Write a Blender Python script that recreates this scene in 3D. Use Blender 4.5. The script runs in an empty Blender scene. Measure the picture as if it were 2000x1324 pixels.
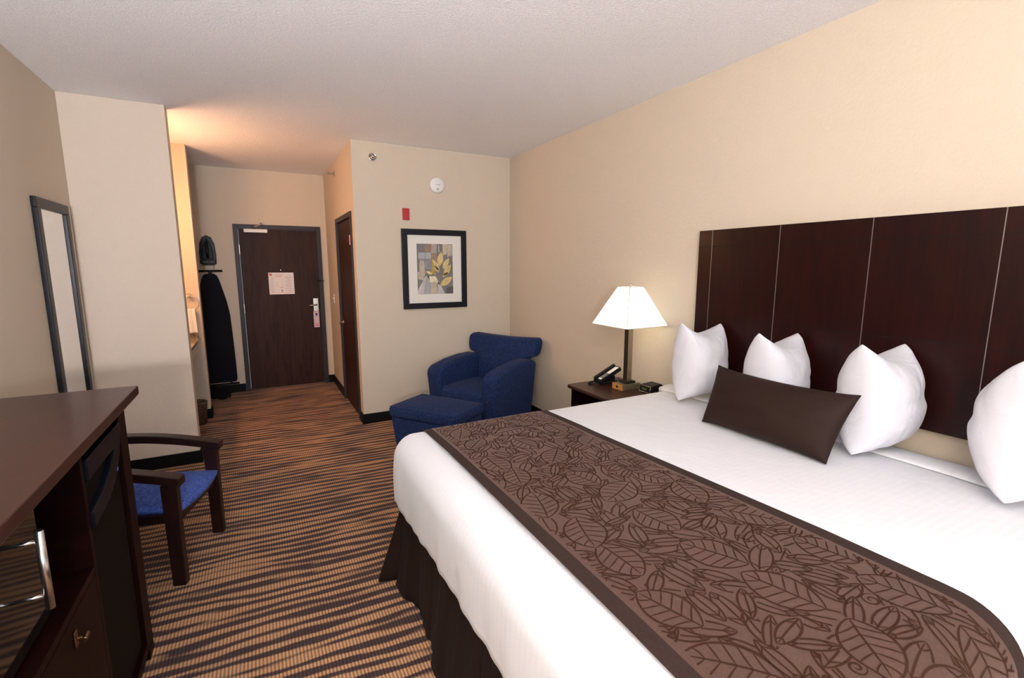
import bpy, bmesh, math, random
from mathutils import Vector, Matrix, noise
random.seed(7)
C = bpy.context.scene.collection
PI = math.pi
sc = bpy.context.scene

# ------------------------------------------------------------------ materials
def new_mat(name):
    m = bpy.data.materials.new(name); m.use_nodes = True
    nt = m.node_tree
    return m, nt, nt.nodes['Principled BSDF']
def setp(b, **k):
    for a, v in k.items():
        b.inputs[a.replace('_', ' ')].default_value = v
def objco(nt, scale=(1,1,1), rot=(0,0,0)):
    tc = nt.nodes.new('ShaderNodeTexCoord'); mp = nt.nodes.new('ShaderNodeMapping')
    mp.inputs['Scale'].default_value = scale; mp.inputs['Rotation'].default_value = rot
    nt.links.new(tc.outputs['Object'], mp.inputs['Vector'])
    return mp.outputs['Vector']
def add_bump(nt, b, h, strength=.3, dist=.002):
    bp = nt.nodes.new('ShaderNodeBump'); bp.inputs['Strength'].default_value = strength
    bp.inputs['Distance'].default_value = dist
    nt.links.new(h, bp.inputs['Height']); nt.links.new(bp.outputs['Normal'], b.inputs['Normal'])
def noise_n(nt, vec, scale, detail=3, rough=.5, dist=0):
    n = nt.nodes.new('ShaderNodeTexNoise'); n.inputs['Scale'].default_value = scale
    n.inputs['Detail'].default_value = detail; n.inputs['Roughness'].default_value = rough
    n.inputs['Distortion'].default_value = dist
    if vec is not None: nt.links.new(vec, n.inputs['Vector'])
    return n.outputs['Fac']
def ramp(nt, fac, stops):
    r = nt.nodes.new('ShaderNodeValToRGB'); e = r.color_ramp.elements
    while len(e) < len(stops): e.new(.5)
    for i, (p, c) in enumerate(stops):
        e[i].position = p; e[i].color = (*c, 1)
    nt.links.new(fac, r.inputs['Fac']); return r.outputs['Color']
def mth(nt, op, a, b=None, c=None):
    n = nt.nodes.new('ShaderNodeMath'); n.operation = op
    for i, v in enumerate((a, b, c)):
        if v is None: continue
        if isinstance(v, (int, float)): n.inputs[i].default_value = v
        else: nt.links.new(v, n.inputs[i])
    return n.outputs[0]
def plain(name, col, rough=.5, metal=0, bump=None, bs=.2, bd=.001, **k):
    m, nt, b = new_mat(name)
    if max(col) < .08 and 'Specular_IOR_Level' not in k: k['Specular_IOR_Level'] = .22
    setp(b, Base_Color=(*col, 1), Roughness=rough, Metallic=metal, **k)
    if bump:
        add_bump(nt, b, noise_n(nt, objco(nt), bump, 4), bs, bd)
    return m
def wood(name, c0, c1, rough=.3, scale=(14, 14, 1.2), coat=.4, spec=.2):
    m, nt, b = new_mat(name)
    v = objco(nt, scale)
    f = noise_n(nt, v, 3.0, 8, .65, .8)
    nt.links.new(ramp(nt, f, [(.3, c0), (.7, c1)]), b.inputs['Base Color'])
    setp(b, Roughness=rough); b.inputs['Coat Weight'].default_value = coat; b.inputs['Coat Roughness'].default_value = .18
    b.inputs['Specular IOR Level'].default_value = spec
    add_bump(nt, b, f, .06, .001)
    return m
def fabric(name, c0, c1, scale=420, rough=.9, sheen=.3, bs=.35, bd=.0012):
    m, nt, b = new_mat(name)
    v = objco(nt)
    f = noise_n(nt, v, scale, 2, .6)
    g = noise_n(nt, v, scale*.35, 2, .6)
    s = mth(nt, 'ADD', mth(nt, 'MULTIPLY', f, .6), mth(nt, 'MULTIPLY', g, .4))
    nt.links.new(ramp(nt, s, [(.4, c0), (.6, c1)]), b.inputs['Base Color'])
    setp(b, Roughness=rough); b.inputs['Sheen Weight'].default_value = sheen; b.inputs['Sheen Tint'].default_value = (*(min(1, .25+c*3) for c in c1), 1)
    if max(c1) < .2: b.inputs['Specular IOR Level'].default_value = .15
    add_bump(nt, b, s, bs, bd)
    return m

M = {}
def wall_mat(name, col):
    m, nt, b = new_mat(name)
    v = objco(nt)
    f = noise_n(nt, v, 55, 4, .6, .3)
    g = noise_n(nt, v, 16, 2, .5)
    nt.links.new(ramp(nt, g, [(.3, tuple(x*.985 for x in col)), (.7, col)]), b.inputs['Base Color'])
    setp(b, Roughness=.85)
    b.inputs['Specular IOR Level'].default_value = .25
    add_bump(nt, b, ramp(nt, f, [(.42, (0,0,0)), (.6, (1,1,1))]), .28, .0022)
    return m
M['wall'] = wall_mat('beige_wall_paint', (.615, .53, .425))
M['partition'] = wall_mat('warm_partition_paint', (.63, .53, .44))
def ceil_mat():
    m, nt, b = new_mat('popcorn_ceiling')
    v = objco(nt)
    f = noise_n(nt, v, 95, 4, .65, .2)
    nt.links.new(ramp(nt, f, [(.35, (.85, .84, .87)), (.6, (.93, .92, .95))]), b.inputs['Base Color'])
    setp(b, Roughness=.95)
    add_bump(nt, b, ramp(nt, f, [(.4, (0,0,0)), (.62, (1,1,1))]), .55, .004)
    return m
M['ceiling'] = ceil_mat()
def carpet_mat():
    m, nt, b = new_mat('striped_loop_carpet')
    tc = nt.nodes.new('ShaderNodeTexCoord'); sp = nt.nodes.new('ShaderNodeSeparateXYZ')
    nt.links.new(tc.outputs['Object'], sp.inputs[0])
    X, Y = sp.outputs[0], sp.outputs[1]
    def vec(sx, sy, off=0):
        cb = nt.nodes.new('ShaderNodeCombineXYZ')
        nt.links.new(mth(nt, 'MULTIPLY', X, sx), cb.inputs[0])
        nt.links.new(mth(nt, 'MULTIPLY_ADD', Y, sy, off), cb.inputs[1])
        return cb.outputs[0]
    n1 = noise_n(nt, vec(1.3, 3.2), 1.0, 2, .5)
    n2 = noise_n(nt, vec(2.2, 9.0, 7.3), 1.0, 2, .5)
    n3 = noise_n(nt, vec(1.6, 26.0, 3.1), 1.0, 1, .5)
    ph = mth(nt, 'ADD', mth(nt, 'MULTIPLY', mth(nt, 'ADD', Y, mth(nt, 'MULTIPLY', X, .06)), 2*PI/.061), mth(nt, 'MULTIPLY', n1, 11.0))
    w = mth(nt, 'SINE', ph)
    val = mth(nt, 'ADD', mth(nt, 'MULTIPLY', w, .40), mth(nt, 'ADD', mth(nt, 'MULTIPLY', mth(nt, 'SUBTRACT', n2, .5), 1.8), mth(nt, 'MULTIPLY', mth(nt, 'SUBTRACT', n3, .5), 1.5)))
    st = mth(nt, 'MULTIPLY_ADD', val, 2.6, .47)
    st.node.use_clamp = True
    # loop ribs across the stripes
    rib = mth(nt, 'SINE', mth(nt, 'MULTIPLY', X, 2*PI/.0135))
    rib2 = mth(nt, 'SINE', mth(nt, 'MULTIPLY', Y, 2*PI/.0105))
    rr = mth(nt, 'MULTIPLY_ADD', rib, .5, .5)
    mx = nt.nodes.new('ShaderNodeMix'); mx.data_type = 'RGBA'
    nt.links.new(st, mx.inputs[0])
    mx.inputs[6].default_value = (.070, .040, .037, 1)
    mx.inputs[7].default_value = (.56, .30, .15, 1)
    dk = nt.nodes.new('ShaderNodeMix'); dk.data_type = 'RGBA'; dk.blend_type = 'MULTIPLY'
    nt.links.new(mx.outputs[2], dk.inputs[6])
    g = mth(nt, 'MULTIPLY_ADD', rr, .62, .38)
    cb = nt.nodes.new('ShaderNodeCombineColor')
    for i in range(3): nt.links.new(g, cb.inputs[i])
    nt.links.new(cb.outputs[0], dk.inputs[7]); dk.inputs[0].default_value = 1
    nt.links.new(dk.outputs[2], b.inputs['Base Color'])
    setp(b, Roughness=.95); b.inputs['Sheen Weight'].default_value = .08
    b.inputs['Specular IOR Level'].default_value = .2
    h = mth(nt, 'ADD', mth(nt, 'MULTIPLY', rib, .6), mth(nt, 'MULTIPLY', rib2, .3))
    add_bump(nt, b, h, .5, .002)
    return m
M['carpet'] = carpet_mat()
M['black_base'] = plain('black_vinyl_base', (.006, .0055, .006), .5, Specular_IOR_Level=.12)
M['white_base'] = plain('white_paint', (.75, .74, .72), .5)
M['door_wood'] = wood('dark_door_veneer', (.020, .0085, .007), (.050, .022, .018), .5, (9, 9, .8), .0, .12)
M['door_frame'] = plain('dark_painted_steel', (.035, .030, .034), .45)
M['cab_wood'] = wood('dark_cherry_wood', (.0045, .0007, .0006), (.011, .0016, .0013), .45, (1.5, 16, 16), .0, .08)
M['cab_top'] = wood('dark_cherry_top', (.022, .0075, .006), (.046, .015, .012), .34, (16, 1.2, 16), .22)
M['head_wood'] = wood('mahogany_veneer', (.006, .0010, .0010), (.021, .0024, .0022), .36, (10, 10, 1.0), .06, .2)
M['chair_wood'] = wood('dark_chair_wood', (.008, .0028, .0025), (.018, .0065, .0055), .35, (10, 10, 3), .10)
M['inlay'] = plain('silver_inlay', (.30, .26, .27), .35, .7)
M['groove'] = plain('dark_groove', (.004, .002, .002), .6)
M['linen'] = None
def linen(name, stripes=True, col=(.66, .67, .705), wrinkle=.35):
    m, nt, b = new_mat(name)
    tc = nt.nodes.new('ShaderNodeTexCoord'); sp = nt.nodes.new('ShaderNodeSeparateXYZ')
    nt.links.new(tc.outputs['Object'], sp.inputs[0])
    f = noise_n(nt, objco(nt), 7, 4, .55, .6)
    h = mth(nt, 'MULTIPLY', f, 1.0)
    setp(b, Roughness=.72); b.inputs['Sheen Weight'].default_value = .15
    b.inputs['Base Color'].default_value = (*col, 1)
    if stripes:
        s = mth(nt, 'SINE', mth(nt, 'MULTIPLY', sp.outputs[1], 2*PI/.026))
        s = mth(nt, 'GREATER_THAN', s, 0)
        h = mth(nt, 'ADD', h, mth(nt, 'MULTIPLY', s, .035))
        nt.links.new(mth(nt, 'MULTIPLY_ADD', s, .16, .58), b.inputs['Roughness'])
        nt.links.new(ramp(nt, s, [(0, tuple(c*.97 for c in col)), (1, col)]), b.inputs['Base Color'])
    add_bump(nt, b, h, wrinkle, .012)
    return m
M['linen'] = linen('white_satin_stripe_linen')
M['pillow'] = linen('white_pillowcase', False, (.62, .625, .68), 1.0)
M['runner'] = fabric('brown_satin_ground', (.052, .0255, .0195), (.066, .033, .025), 300, .6, .5, .10, .0005)
M['runner_edge'] = fabric('dark_brown_band', (.024, .013, .011), (.032, .018, .015), 300, .7, .06, .12, .0005)
M['runner_line'] = plain('copper_brown_thread', (.036, .0150, .0090), .6, Specular_IOR_Level=.1)
M['cushion'] = fabric('dark_brown_sateen', (.017, .0075, .0055), (.022, .010, .0075), 500, .65, .05, .1, .0005)
M['skirt'] = fabric('dark_brown_skirt_cloth', (.011, .0052, .0038), (.017, .008, .006), 300, .85, .03, .2, .0008)
M['blue'] = fabric('navy_weave', (.0055, .011, .046), (.019, .042, .135), 190, .9, .08, .6, .002)
M['blue_seat'] = fabric('blue_patterned_weave', (.013, .030, .17), (.055, .115, .42), 150, .9, .05, .5, .0015)
M['black'] = plain('black_plastic', (.006, .006, .007), .4, Specular_IOR_Level=.2)
M['black_matte'] = plain('black_cloth', (.006, .006, .010), .9)
M['black_frame'] = plain('black_satin_frame', (.010, .010, .014), .35)
M['glass_black'] = plain('black_glass', (.006, .005, .005), .06, 0, None, Specular_IOR_Level=.5)
M['fridge'] = plain('charcoal_fridge_skin', (.006, .005, .004), .6, 0, 160, .12, .0006, Specular_IOR_Level=.06)
M['fridge_trim'] = plain('blue_black_trim', (.003, .004, .008), .4, Specular_IOR_Level=.12)
M['steel'] = plain('brushed_steel', (.62, .61, .60), .25, 1)
M['chrome'] = plain('chrome', (.8, .79, .77), .1, 1)
M['brass'] = plain('aged_brass', (.22, .14, .065), .3, 1)
M['nickel'] = plain('satin_nickel', (.50, .46, .40), .35, 1)
M['bronze'] = plain('dark_bronze', (.030, .024, .018), .35, .3)
M['champagne'] = plain('champagne_metal', (.36, .31, .20), .35, .8)
M['amber'] = plain('amber_wood_base', (.42, .20, .05), .4)
M['mirror'] = plain('silvered_mirror', (.9, .92, .94), .02, 1)
M['mat_board'] = plain('ivory_mat_board', (.74, .71, .66), .7)
M['white_plastic'] = plain('white_plastic', (.78, .77, .76), .45)
M['red'] = plain('red_plastic', (.42, .018, .022), .35)
M['paper'] = plain('white_paper', (.78, .74, .74), .7)
M['ink_grey'] = plain('grey_print', (.42, .39, .40), .8)
M['ink_red'] = plain('red_print', (.62, .10, .12), .8)
M['ink_blue'] = plain('navy_print', (.03, .03, .16), .6)
M['pink_tag'] = plain('pale_pink_card', (.66, .50, .56), .7)
M['towel'] = fabric('white_terry', (.78, .77, .74), (.86, .85, .82), 260, .95, .4, .8, .003)
M['keys'] = plain('grey_keys', (.22, .22, .24), .5)
def granite():
    m, nt, b = new_mat('tan_granite')
    f = noise_n(nt, objco(nt), 90, 5, .7)
    nt.links.new(ramp(nt, f, [(.38, (.05, .04, .035)), (.5, (.30, .21, .13)), (.62, (.62, .50, .36))]), b.inputs['Base Color'])
    setp(b, Roughness=.15); return m
M['granite'] = granite()
def wicker():
    m, nt, b = new_mat('brown_wicker')
    f = noise_n(nt, objco(nt, (60, 60, 120)), 1.0, 3, .6)
    nt.links.new(ramp(nt, f, [(.4, (.05, .035, .022)), (.6, (.17, .12, .08))]), b.inputs['Base Color'])
    add_bump(nt, b, f, .6, .004); return m
M['wicker'] = wicker()
def shade_mat():
    m, nt, b = new_mat('lit_linen_lampshade')
    setp(b, Base_Color=(.86, .85, .80, 1), Roughness=.9)
    b.inputs['Emission Color'].default_value = (1, .985, .95, 1)
    b.inputs['Emission Strength'].default_value = .5
    tr = nt.nodes.new('ShaderNodeBsdfTranslucent'); tr.inputs['Color'].default_value = (.9, .88, .8, 1)
    mx = nt.nodes.new('ShaderNodeMixShader'); mx.inputs[0].default_value = .35
    out = nt.nodes['Material Output']
    nt.links.new(b.outputs[0], mx.inputs[1]); nt.links.new(tr.outputs[0], mx.inputs[2]); nt.links.new(mx.outputs[0], out.inputs[0])
    return m
M['shade'] = shade_mat()
def emit(name, col, s):
    m, nt, b = new_mat(name); setp(b, Base_Color=(*col, 1)); b.inputs['Emission Color'].default_value = (*col, 1)
    b.inputs['Emission Strength'].default_value = s; return m
M['bulb'] = emit('glowing_bulb', (1, .85, .6), 6)
M['led'] = emit('green_clock_digits', (.10, .13, .02), .1)
M['led_blue'] = emit('blue_badge', (.10, .25, .95), .35)
M['art_back'] = plain('print_grey_ground', (.17, .16, .155), .6)

# ------------------------------------------------------------------ mesh helpers
def link(name, bm, mats, parent=None, smooth=False, bevel=0, segs=2, angle=35, subsurf=0):
    me = bpy.data.meshes.new(name); bmesh.ops.recalc_face_normals(bm, faces=bm.faces[:]); bm.to_mesh(me); bm.free()
    if not isinstance(mats, (list, tuple)): mats = [mats]
    for m in mats: me.materials.append(m)
    o = bpy.data.objects.new(name, me); C.objects.link(o)
    if parent is not None: o.parent = parent
    if smooth:
        for p in me.polygons: p.use_smooth = True
    if bevel:
        md = o.modifiers.new('bevel', 'BEVEL'); md.width = bevel; md.segments = segs; md.limit_method = 'ANGLE'; md.angle_limit = math.radians(angle)
        md.harden_normals = False
        for p in me.polygons: p.use_smooth = True
        wn = o.modifiers.new('wn', 'WEIGHTED_NORMAL'); wn.keep_sharp = True
    if subsurf:
        md = o.modifiers.new('sub', 'SUBSURF'); md.levels = subsurf; md.render_levels = subsurf
    return o
def B(bm, x0, x1, y0, y1, z0, z1, mi=0, mat=None):
    vs = [bm.verts.new((x, y, z)) for z in (z0, z1) for y in (y0, y1) for x in (x0, x1)]
    if mat is not None:
        for v in vs: v.co = mat @ v.co
    for f in ((0,2,3,1), (4,5,7,6), (0,1,5,4), (2,6,7,3), (0,4,6,2), (1,3,7,5)):
        fc = bm.faces.new([vs[i] for i in f]); fc.material_index = mi
    return vs
def box(name, x0, x1, y0, y1, z0, z1, mat, parent=None, bevel=0, segs=2):
    bm = bmesh.new(); B(bm, min(x0,x1), max(x0,x1), min(y0,y1), max(y0,y1), min(z0,z1), max(z0,z1))
    return link(name, bm, mat, parent, bevel=bevel, segs=segs)
def tube(bm, pts, r, n=10, closed=False, mi=0, cap=True):
    pts = [Vector(p) for p in pts]; rings = []
    N = len(pts)
    prev = None
    for i, p in enumerate(pts):
        if closed: t = pts[(i+1) % N] - pts[(i-1) % N]
        else: t = pts[min(i+1, N-1)] - pts[max(i-1, 0)]
        t.normalize()
        if prev is None:
            a = Vector((0,0,1)) if abs(t.z) < .9 else Vector((1,0,0))
            u = t.cross(a).normalized()
        else:
            u = (prev - t*prev.dot(t)).normalized()
        prev = u; v = t.cross(u)
        rr = r[i] if isinstance(r, (list, tuple)) else r
        rings.append([bm.verts.new(p + u*rr*math.cos(2*PI*k/n) + v*rr*math.sin(2*PI*k/n)) for k in range(n)])
    for i in range(N if closed else N-1):
        a, b = rings[i], rings[(i+1) % N]
        for k in range(n):
            f = bm.faces.new([a[k], a[(k+1) % n], b[(k+1) % n], b[k]]); f.material_index = mi; f.smooth = True
    if cap and not closed:
        bm.faces.new(rings[0][::-1]).material_index = mi; bm.faces.new(rings[-1]).material_index = mi
def lathe(bm, prof, center=(0,0,0), n=32, axis='z', mi=0):
    c = Vector(center); rings = []
    for r, h in prof:
        ring = []
        for k in range(n):
            a = 2*PI*k/n; p = Vector((r*math.cos(a), r*math.sin(a), h))
            if axis == 'y': p = Vector((p.x, -p.z, p.y))     # points toward -y
            if axis == 'x': p = Vector((-p.z, p.x, p.y))     # points toward -x
            ring.append(bm.verts.new(c + p))
        rings.append(ring)
    for a, b in zip(rings, rings[1:]):
        for k in range(n):
            f = bm.faces.new([a[k], a[(k+1) % n], b[(k+1) % n], b[k]]); f.material_index = mi; f.smooth = True
    bm.faces.new(rings[0][::-1]).material_index = mi; bm.faces.new(rings[-1]).material_index = mi
def prism(bm, poly, fn, d0, d1, mi=0):
    """extrude a 2D outline between depths d0 and d1; fn(u, v, d) -> point"""
    a = [bm.verts.new(fn(u, v, d0)) for u, v in poly]; b = [bm.verts.new(fn(u, v, d1)) for u, v in poly]
    n = len(poly)
    for i in range(n):
        bm.faces.new([a[i], a[(i+1) % n], b[(i+1) % n], b[i]]).material_index = mi
    bm.faces.new(a[::-1]).material_index = mi; bm.faces.new(b).material_index = mi
def empty(name, loc=(0,0,0), rz=0):
    o = bpy.data.objects.new(name, None); C.objects.link(o); o.location = loc; o.rotation_euler = (0,0,rz); o.empty_display_size = .1
    return o
def tag(o, label, cat, group=None, kind=None):
    o['label'] = label; o['category'] = cat
    if group: o['group'] = group
    if kind: o['kind'] = kind
    return o
def struct(name, label, cat, boxes, mat, parent=None, bevel=0):
    bm = bmesh.new()
    for b in boxes: B(bm, *b)
    o = link(name, bm, mat, parent, bevel=bevel)
    return tag(o, label, cat, kind='structure') if parent is None else o

# ------------------------------------------------------------------ room shell
CZ = 2.735; XL = -1.10; XR = 2.526; YP = 4.77; YD = 6.80; YF = -2.70; XB = .86
struct('floor', 'brown and tan wavy striped loop carpet', 'floor', [(XL-.12, XR+.12, YF-.12, YD+.12, -.08, 0)], M['carpet'])
struct('ceiling', 'white textured popcorn ceiling', 'ceiling', [(XL-.12, XR+.12, YF-.12, YD+.12, CZ, CZ+.08)], M['ceiling'])
struct('wall_left', 'beige wall carrying the narrow tall mirror', 'wall', [(XL-.12, XL, YF-.12, YD+.12, 0, CZ)], M['wall'])
struct('wall_right', 'long beige wall behind the bed and lamp', 'wall', [(XR, XR+.12, YF-.12, YD+.12, 0, CZ)], M['wall'])
struct('wall_bath_front', 'beige wall with the framed leaf print', 'wall', [(XB, XR, YP, YP+.1, 0, CZ)], M['wall'])
DS0, DS1, DST = 4.90, 5.885, 2.105
struct('wall_bath_side', 'narrow beige entry wall with the bathroom door', 'wall',
       [(XB, XB+.1, YP+.1, DS0, 0, CZ), (XB, XB+.1, DS1, YD, 0, CZ), (XB, XB+.1, DS0, DS1, DST, CZ)], M['wall'])
DX0, DX1, DZT = -.208, .786, 2.083
struct('wall_back', 'beige wall around the entry door', 'wall',
       [(XL, DX0, YD, YD+.12, 0, CZ), (DX1, XB+.1, YD, YD+.12, 0, CZ), (DX0, DX1, YD, YD+.12, DZT, CZ)], M['wall'])
struct('wall_partition', 'pale partition wall beside the mirror', 'wall', [(XL, -.50, 4.43, 4.55, 0, CZ)], M['partition'], bevel=.004)
struct('wall_pier', 'narrow wall pier between vanity and ironing board', 'wall', [(XL, -.515, 5.73, 5.85, 0, CZ)], M['wall'], bevel=.004)
# wall behind the camera with the window
WX0, WX1, WZ0, WZ1 = -.85, 2.25, .75, 2.35
struct('wall_front', 'beige wall around the window', 'wall',
       [(XL, WX0, YF-.12, YF, 0, CZ), (WX1, XR, YF-.12, YF, 0, CZ), (WX0, WX1, YF-.12, YF, 0, WZ0), (WX0, WX1, YF-.12, YF, WZ1, CZ)], M['wall'])
w = struct('window_1', 'wide white-framed window', 'window',
       [(WX0, WX0+.05, YF-.1, YF-.02, WZ0, WZ1), (WX1-.05, WX1, YF-.1, YF-.02, WZ0, WZ1), (WX0+.05, WX1-.05, YF-.1, YF-.02, WZ0, WZ0+.05),
        (WX0+.05, WX1-.05, YF-.1, YF-.02, WZ1-.05, WZ1), ((WX0+WX1)/2-.025, (WX0+WX1)/2+.025, YF-.1, YF-.02, WZ0+.05, WZ1-.05)], M['white_base'])

BH = .10; bt = .014
def baseb(name, label, boxes): struct(name, label, 'baseboard', boxes, M['black_base'])
baseb('baseboard_bath_front', 'black baseboard under the framed print', [(XB-bt, XR-.002, YP-bt, YP-.0005, 0, BH)])
baseb('baseboard_bath_side', 'black baseboard beside the bathroom door', [(XB-bt, XB-.0005, YP, DS0-.01, 0, BH), (XB-bt, XB-.0005, DS1+.01, YD-bt-.001, 0, BH)])
baseb('baseboard_back', 'black baseboard beside the entry door', [(XL+.001, DX0-.002, YD-bt, YD-.0005, 0, BH), (DX1+.002, XB-.0005, YD-bt, YD-.0005, 0, BH)])
baseb('baseboard_partition', 'black baseboard along the partition foot', [(XL+bt+.001, -.50+bt, 4.43-bt, 4.4295, 0, BH), (-.4995, -.50+bt, 4.43, 4.55, 0, BH)])
baseb('baseboard_pier', 'black baseboard around the narrow pier', [(XL+.001, -.515+bt, 5.73-bt, 5.7295, 0, BH), (-.5145, -.515+bt, 5.73, 5.85, 0, BH)])
baseb('baseboard_left', 'black baseboard along the mirror wall', [(XL+.0005, XL+bt, YF+.001, 4.4295, 0, BH)])
baseb('baseboard_right', 'black baseboard along the bed wall', [(XR-bt, XR-.0005, YF+.001, YP-bt-.001, 0, BH)])

# ------------------------------------------------------------------ entry door
d = tag(empty('door_1', (.289, YD, 0)), 'dark wooden entry door with lever lock and white closer', 'door', kind='structure')
def P(o, parent):  # re-express a world-built mesh under its parent
    parent_m = Matrix.Translation(parent.location) @ parent.rotation_euler.to_matrix().to_4x4()
    if parent.parent is not None:
        pp = parent.parent; parent_m = Matrix.Translation(pp.location) @ pp.rotation_euler.to_matrix().to_4x4() @ parent_m
    o.parent = parent; o.matrix_parent_inverse = Matrix.Identity(4)
    o.data.transform(parent_m.inverted()); return o
fw = .052
bm = bmesh.new()
B(bm, DX0, DX0+fw, YD-.018, YD+.1, 0, DZT); B(bm, DX1-fw, DX1, YD-.018, YD+.1, 0, DZT); B(bm, DX0+fw, DX1-fw, YD-.018, YD+.1, DZT-fw, DZT)
P(link('door_frame', bm, M['door_frame'], bevel=.003), d)
leaf = P(box('door_leaf', DX0+fw+.003, DX1-fw-.003, YD+.012, YD+.055, .008, DZT-fw-.003, M['door_wood'], bevel=.002), d)
for z in (1.78, 1.05, .28):
    h = P(box('hinge', DX0+fw-.006, DX0+fw+.006, YD-.002, YD+.014, z-.06, z+.06, M['nickel'], bevel=.002), d)
cl = P(box('door_closer', -.093, .167, YD-.045, YD+.011, 1.985, 2.028, M['white_plastic'], bevel=.006), d)
cl['label'] = 'white closer body'
bm = bmesh.new(); tube(bm, [(-.0, YD-.02, 2.035), (.02, YD-.05, 2.055), (.10, YD-.06, 2.075), (.10, YD-.03, 2.09)], .006, 8)
tube(bm, [(.10, YD-.06, 2.065), (.10, YD-.06, 2.105)], .012, 10)
P(link('closer_arm', bm, M['nickel']), d)
bm = bmesh.new(); B(bm, .647, .712, YD-.008, YD+.011, .985, 1.155)
P(link('lock_plate', bm, M['nickel'], bevel=.004), d)
bm = bmesh.new(); tube(bm, [(.682, YD-.008, 1.07), (.682, YD-.05, 1.07)], .012, 12); tube(bm, [(.688, YD-.05, 1.07), (.63, YD-.055, 1.066), (.588, YD-.052, 1.064)], [.011, .009, .008], 12)
P(link('door_handle', bm, M['chrome']), d)
bm = bmesh.new(); lathe(bm, [(.009, 0), (.009, .004), (.004, .006)], (.286, YD+.012, 1.526), 16, 'y')
P(link('peephole', bm, M['chrome']), d)
bm = bmesh.new(); B(bm, .742, .79, YD-.05, YD-.018, 1.375, 1.395); tube(bm, [(.75, YD-.05, 1.385), (.70, YD-.06, 1.385)], .008, 8)
P(link('door_guard', bm, M['bronze']), d)

# notice on the door
bm = bmesh.new()
nx0, nx1, nz0, nz1, ny = .140, .432, 1.218, 1.494, YD+.011
B(bm, nx0, nx1, ny-.003, ny, nz0, nz1, 0)
def ink(x0, x1, z0, z1, mi): B(bm, nx0+x0*(nx1-nx0), nx0+x1*(nx1-nx0), ny-.0038, ny-.003, nz0+z0*(nz1-nz0), nz0+z1*(nz1-nz0), mi)
ink(.04, .15, .86, .93, 2); ink(.04, .12, .93, .965, 2); ink(.28, .38, .81, .835, 2); ink(.40, .49, .81, .835, 2); ink(.47, .53, .30, .33, 2)
for i in range(17):
    z = .08+i*.043; ink(.05, .205 - .03*(i % 3 == 0), z, z+.012, 1)
for i in range(18):
    z = .08+i*.046; ink(.64 + .1*(i % 4 == 1), .95 - .04*(i % 3), z, z+.013, 1)
for a, b_, c_, e in ((.235, .238, .1, .8), (.56, .563, .1, .8), (.235, .56, .1, .104), (.235, .56, .795, .8), (.38, .384, .33, .66), (.50, .504, .40, .70), (.38, .50, .33, .335), (.38, .50, .69, .695), (.28, .33, .55, .58), (.28, .33, .45, .48), (.28, .33, .36, .39)):
    ink(a, b_, c_, e, 1)
ink(.46, .54, .14, .22, 1); ink(.49, .52, .08, .14, 2); ink(.2, .6, .90, .915, 1); ink(.2, .55, .87, .88, 1)
tag(link('door_notice', bm, [M['paper'], M['ink_grey'], M['ink_red']]), 'white evacuation notice sheet taped to the entry door', 'notice')
# do-not-disturb hanger
bm = bmesh.new()
B(bm, .640, .709, YD-.014, YD-.0125, .768, .985, 0)
lathe(bm, [(.014, 0), (.014, .0006)], (.676, YD-.0142, .945), 20, 'y', 1)
B(bm, .670, .682, YD-.0148, YD-.0142, .915, .94, 1)
for i, (a, b_) in enumerate(((.66, .69), (.650, .70), (.653, .697))): B(bm, a, b_, YD-.0148, YD-.0142, .780+i*.014, .787+i*.014, 2)
tag(link('door_hanger', bm, [M['pink_tag'], M['ink_blue'], M['ink_red']]), 'pale pink hanger card below the entry door lever', 'door hanger')

# ------------------------------------------------------------------ bathroom door
d = tag(empty('door_2', (XB, (DS0+DS1)/2, 0)), 'dark bathroom door on the narrow entry wall', 'door', kind='structure')
bm = bmesh.new()
B(bm, XB-.016, XB+.08, DS0, DS0+fw, 0, DST); B(bm, XB-.016, XB+.08, DS1-fw, DS1, 0, DST); B(bm, XB-.016, XB+.08, DS0+fw, DS1-fw, DST-fw, DST)
P(link('door_frame', bm, M['door_frame'], bevel=.003), d)
P(box('door_leaf', XB+.004, XB+.045, DS0+fw+.003, DS1-fw-.003, .008, DST-fw-.003, M['door_wood'], bevel=.002), d)
for z in (1.84, 1.0, .25): P(box('hinge', XB-.012, XB+.005, DS0+fw-.004, DS0+fw+.012, z-.05, z+.05, M['nickel'], bevel=.002), d)
bm = bmesh.new(); ky, kz = DS1-.125, .93
lathe(bm, [(.026, 0), (.026, .006), (.011, .010), (.011, .045)], (XB+.004, ky, kz), 20, 'x'); tube(bm, [(XB-.045, ky+.005, kz), (XB-.05, ky-.06, kz), (XB-.048, ky-.105, kz-.004)], [.010, .009, .008], 10)
P(link('door_handle', bm, M['chrome']), d)
bm = bmesh.new(); B(bm, XB-.001, XB+.004, 5.02, 5.09, 1.79, 1.885, 0)
for i in range(5): B(bm, XB-.0016, XB-.001, 5.03, 5.08, 1.80+i*.016, 1.807+i*.016, 1)
tag(link('door_sticker', bm, [M['paper'], M['ink_red']]), 'small white and red sticker high on the bathroom door', 'sticker')

# light switch
s = tag(empty('light_switch', (XB, 6.392, 1.17)), 'white light switch between the two dark doors', 'light switch')
P(box('switch_plate', XB-.006, XB-.0003, 6.357, 6.427, 1.11, 1.23, M['white_plastic'], bevel=.002), s)
P(box('toggle', XB-.016, XB-.006, 6.386, 6.398, 1.16, 1.185, M['white_plastic'], bevel=.002), s)

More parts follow.
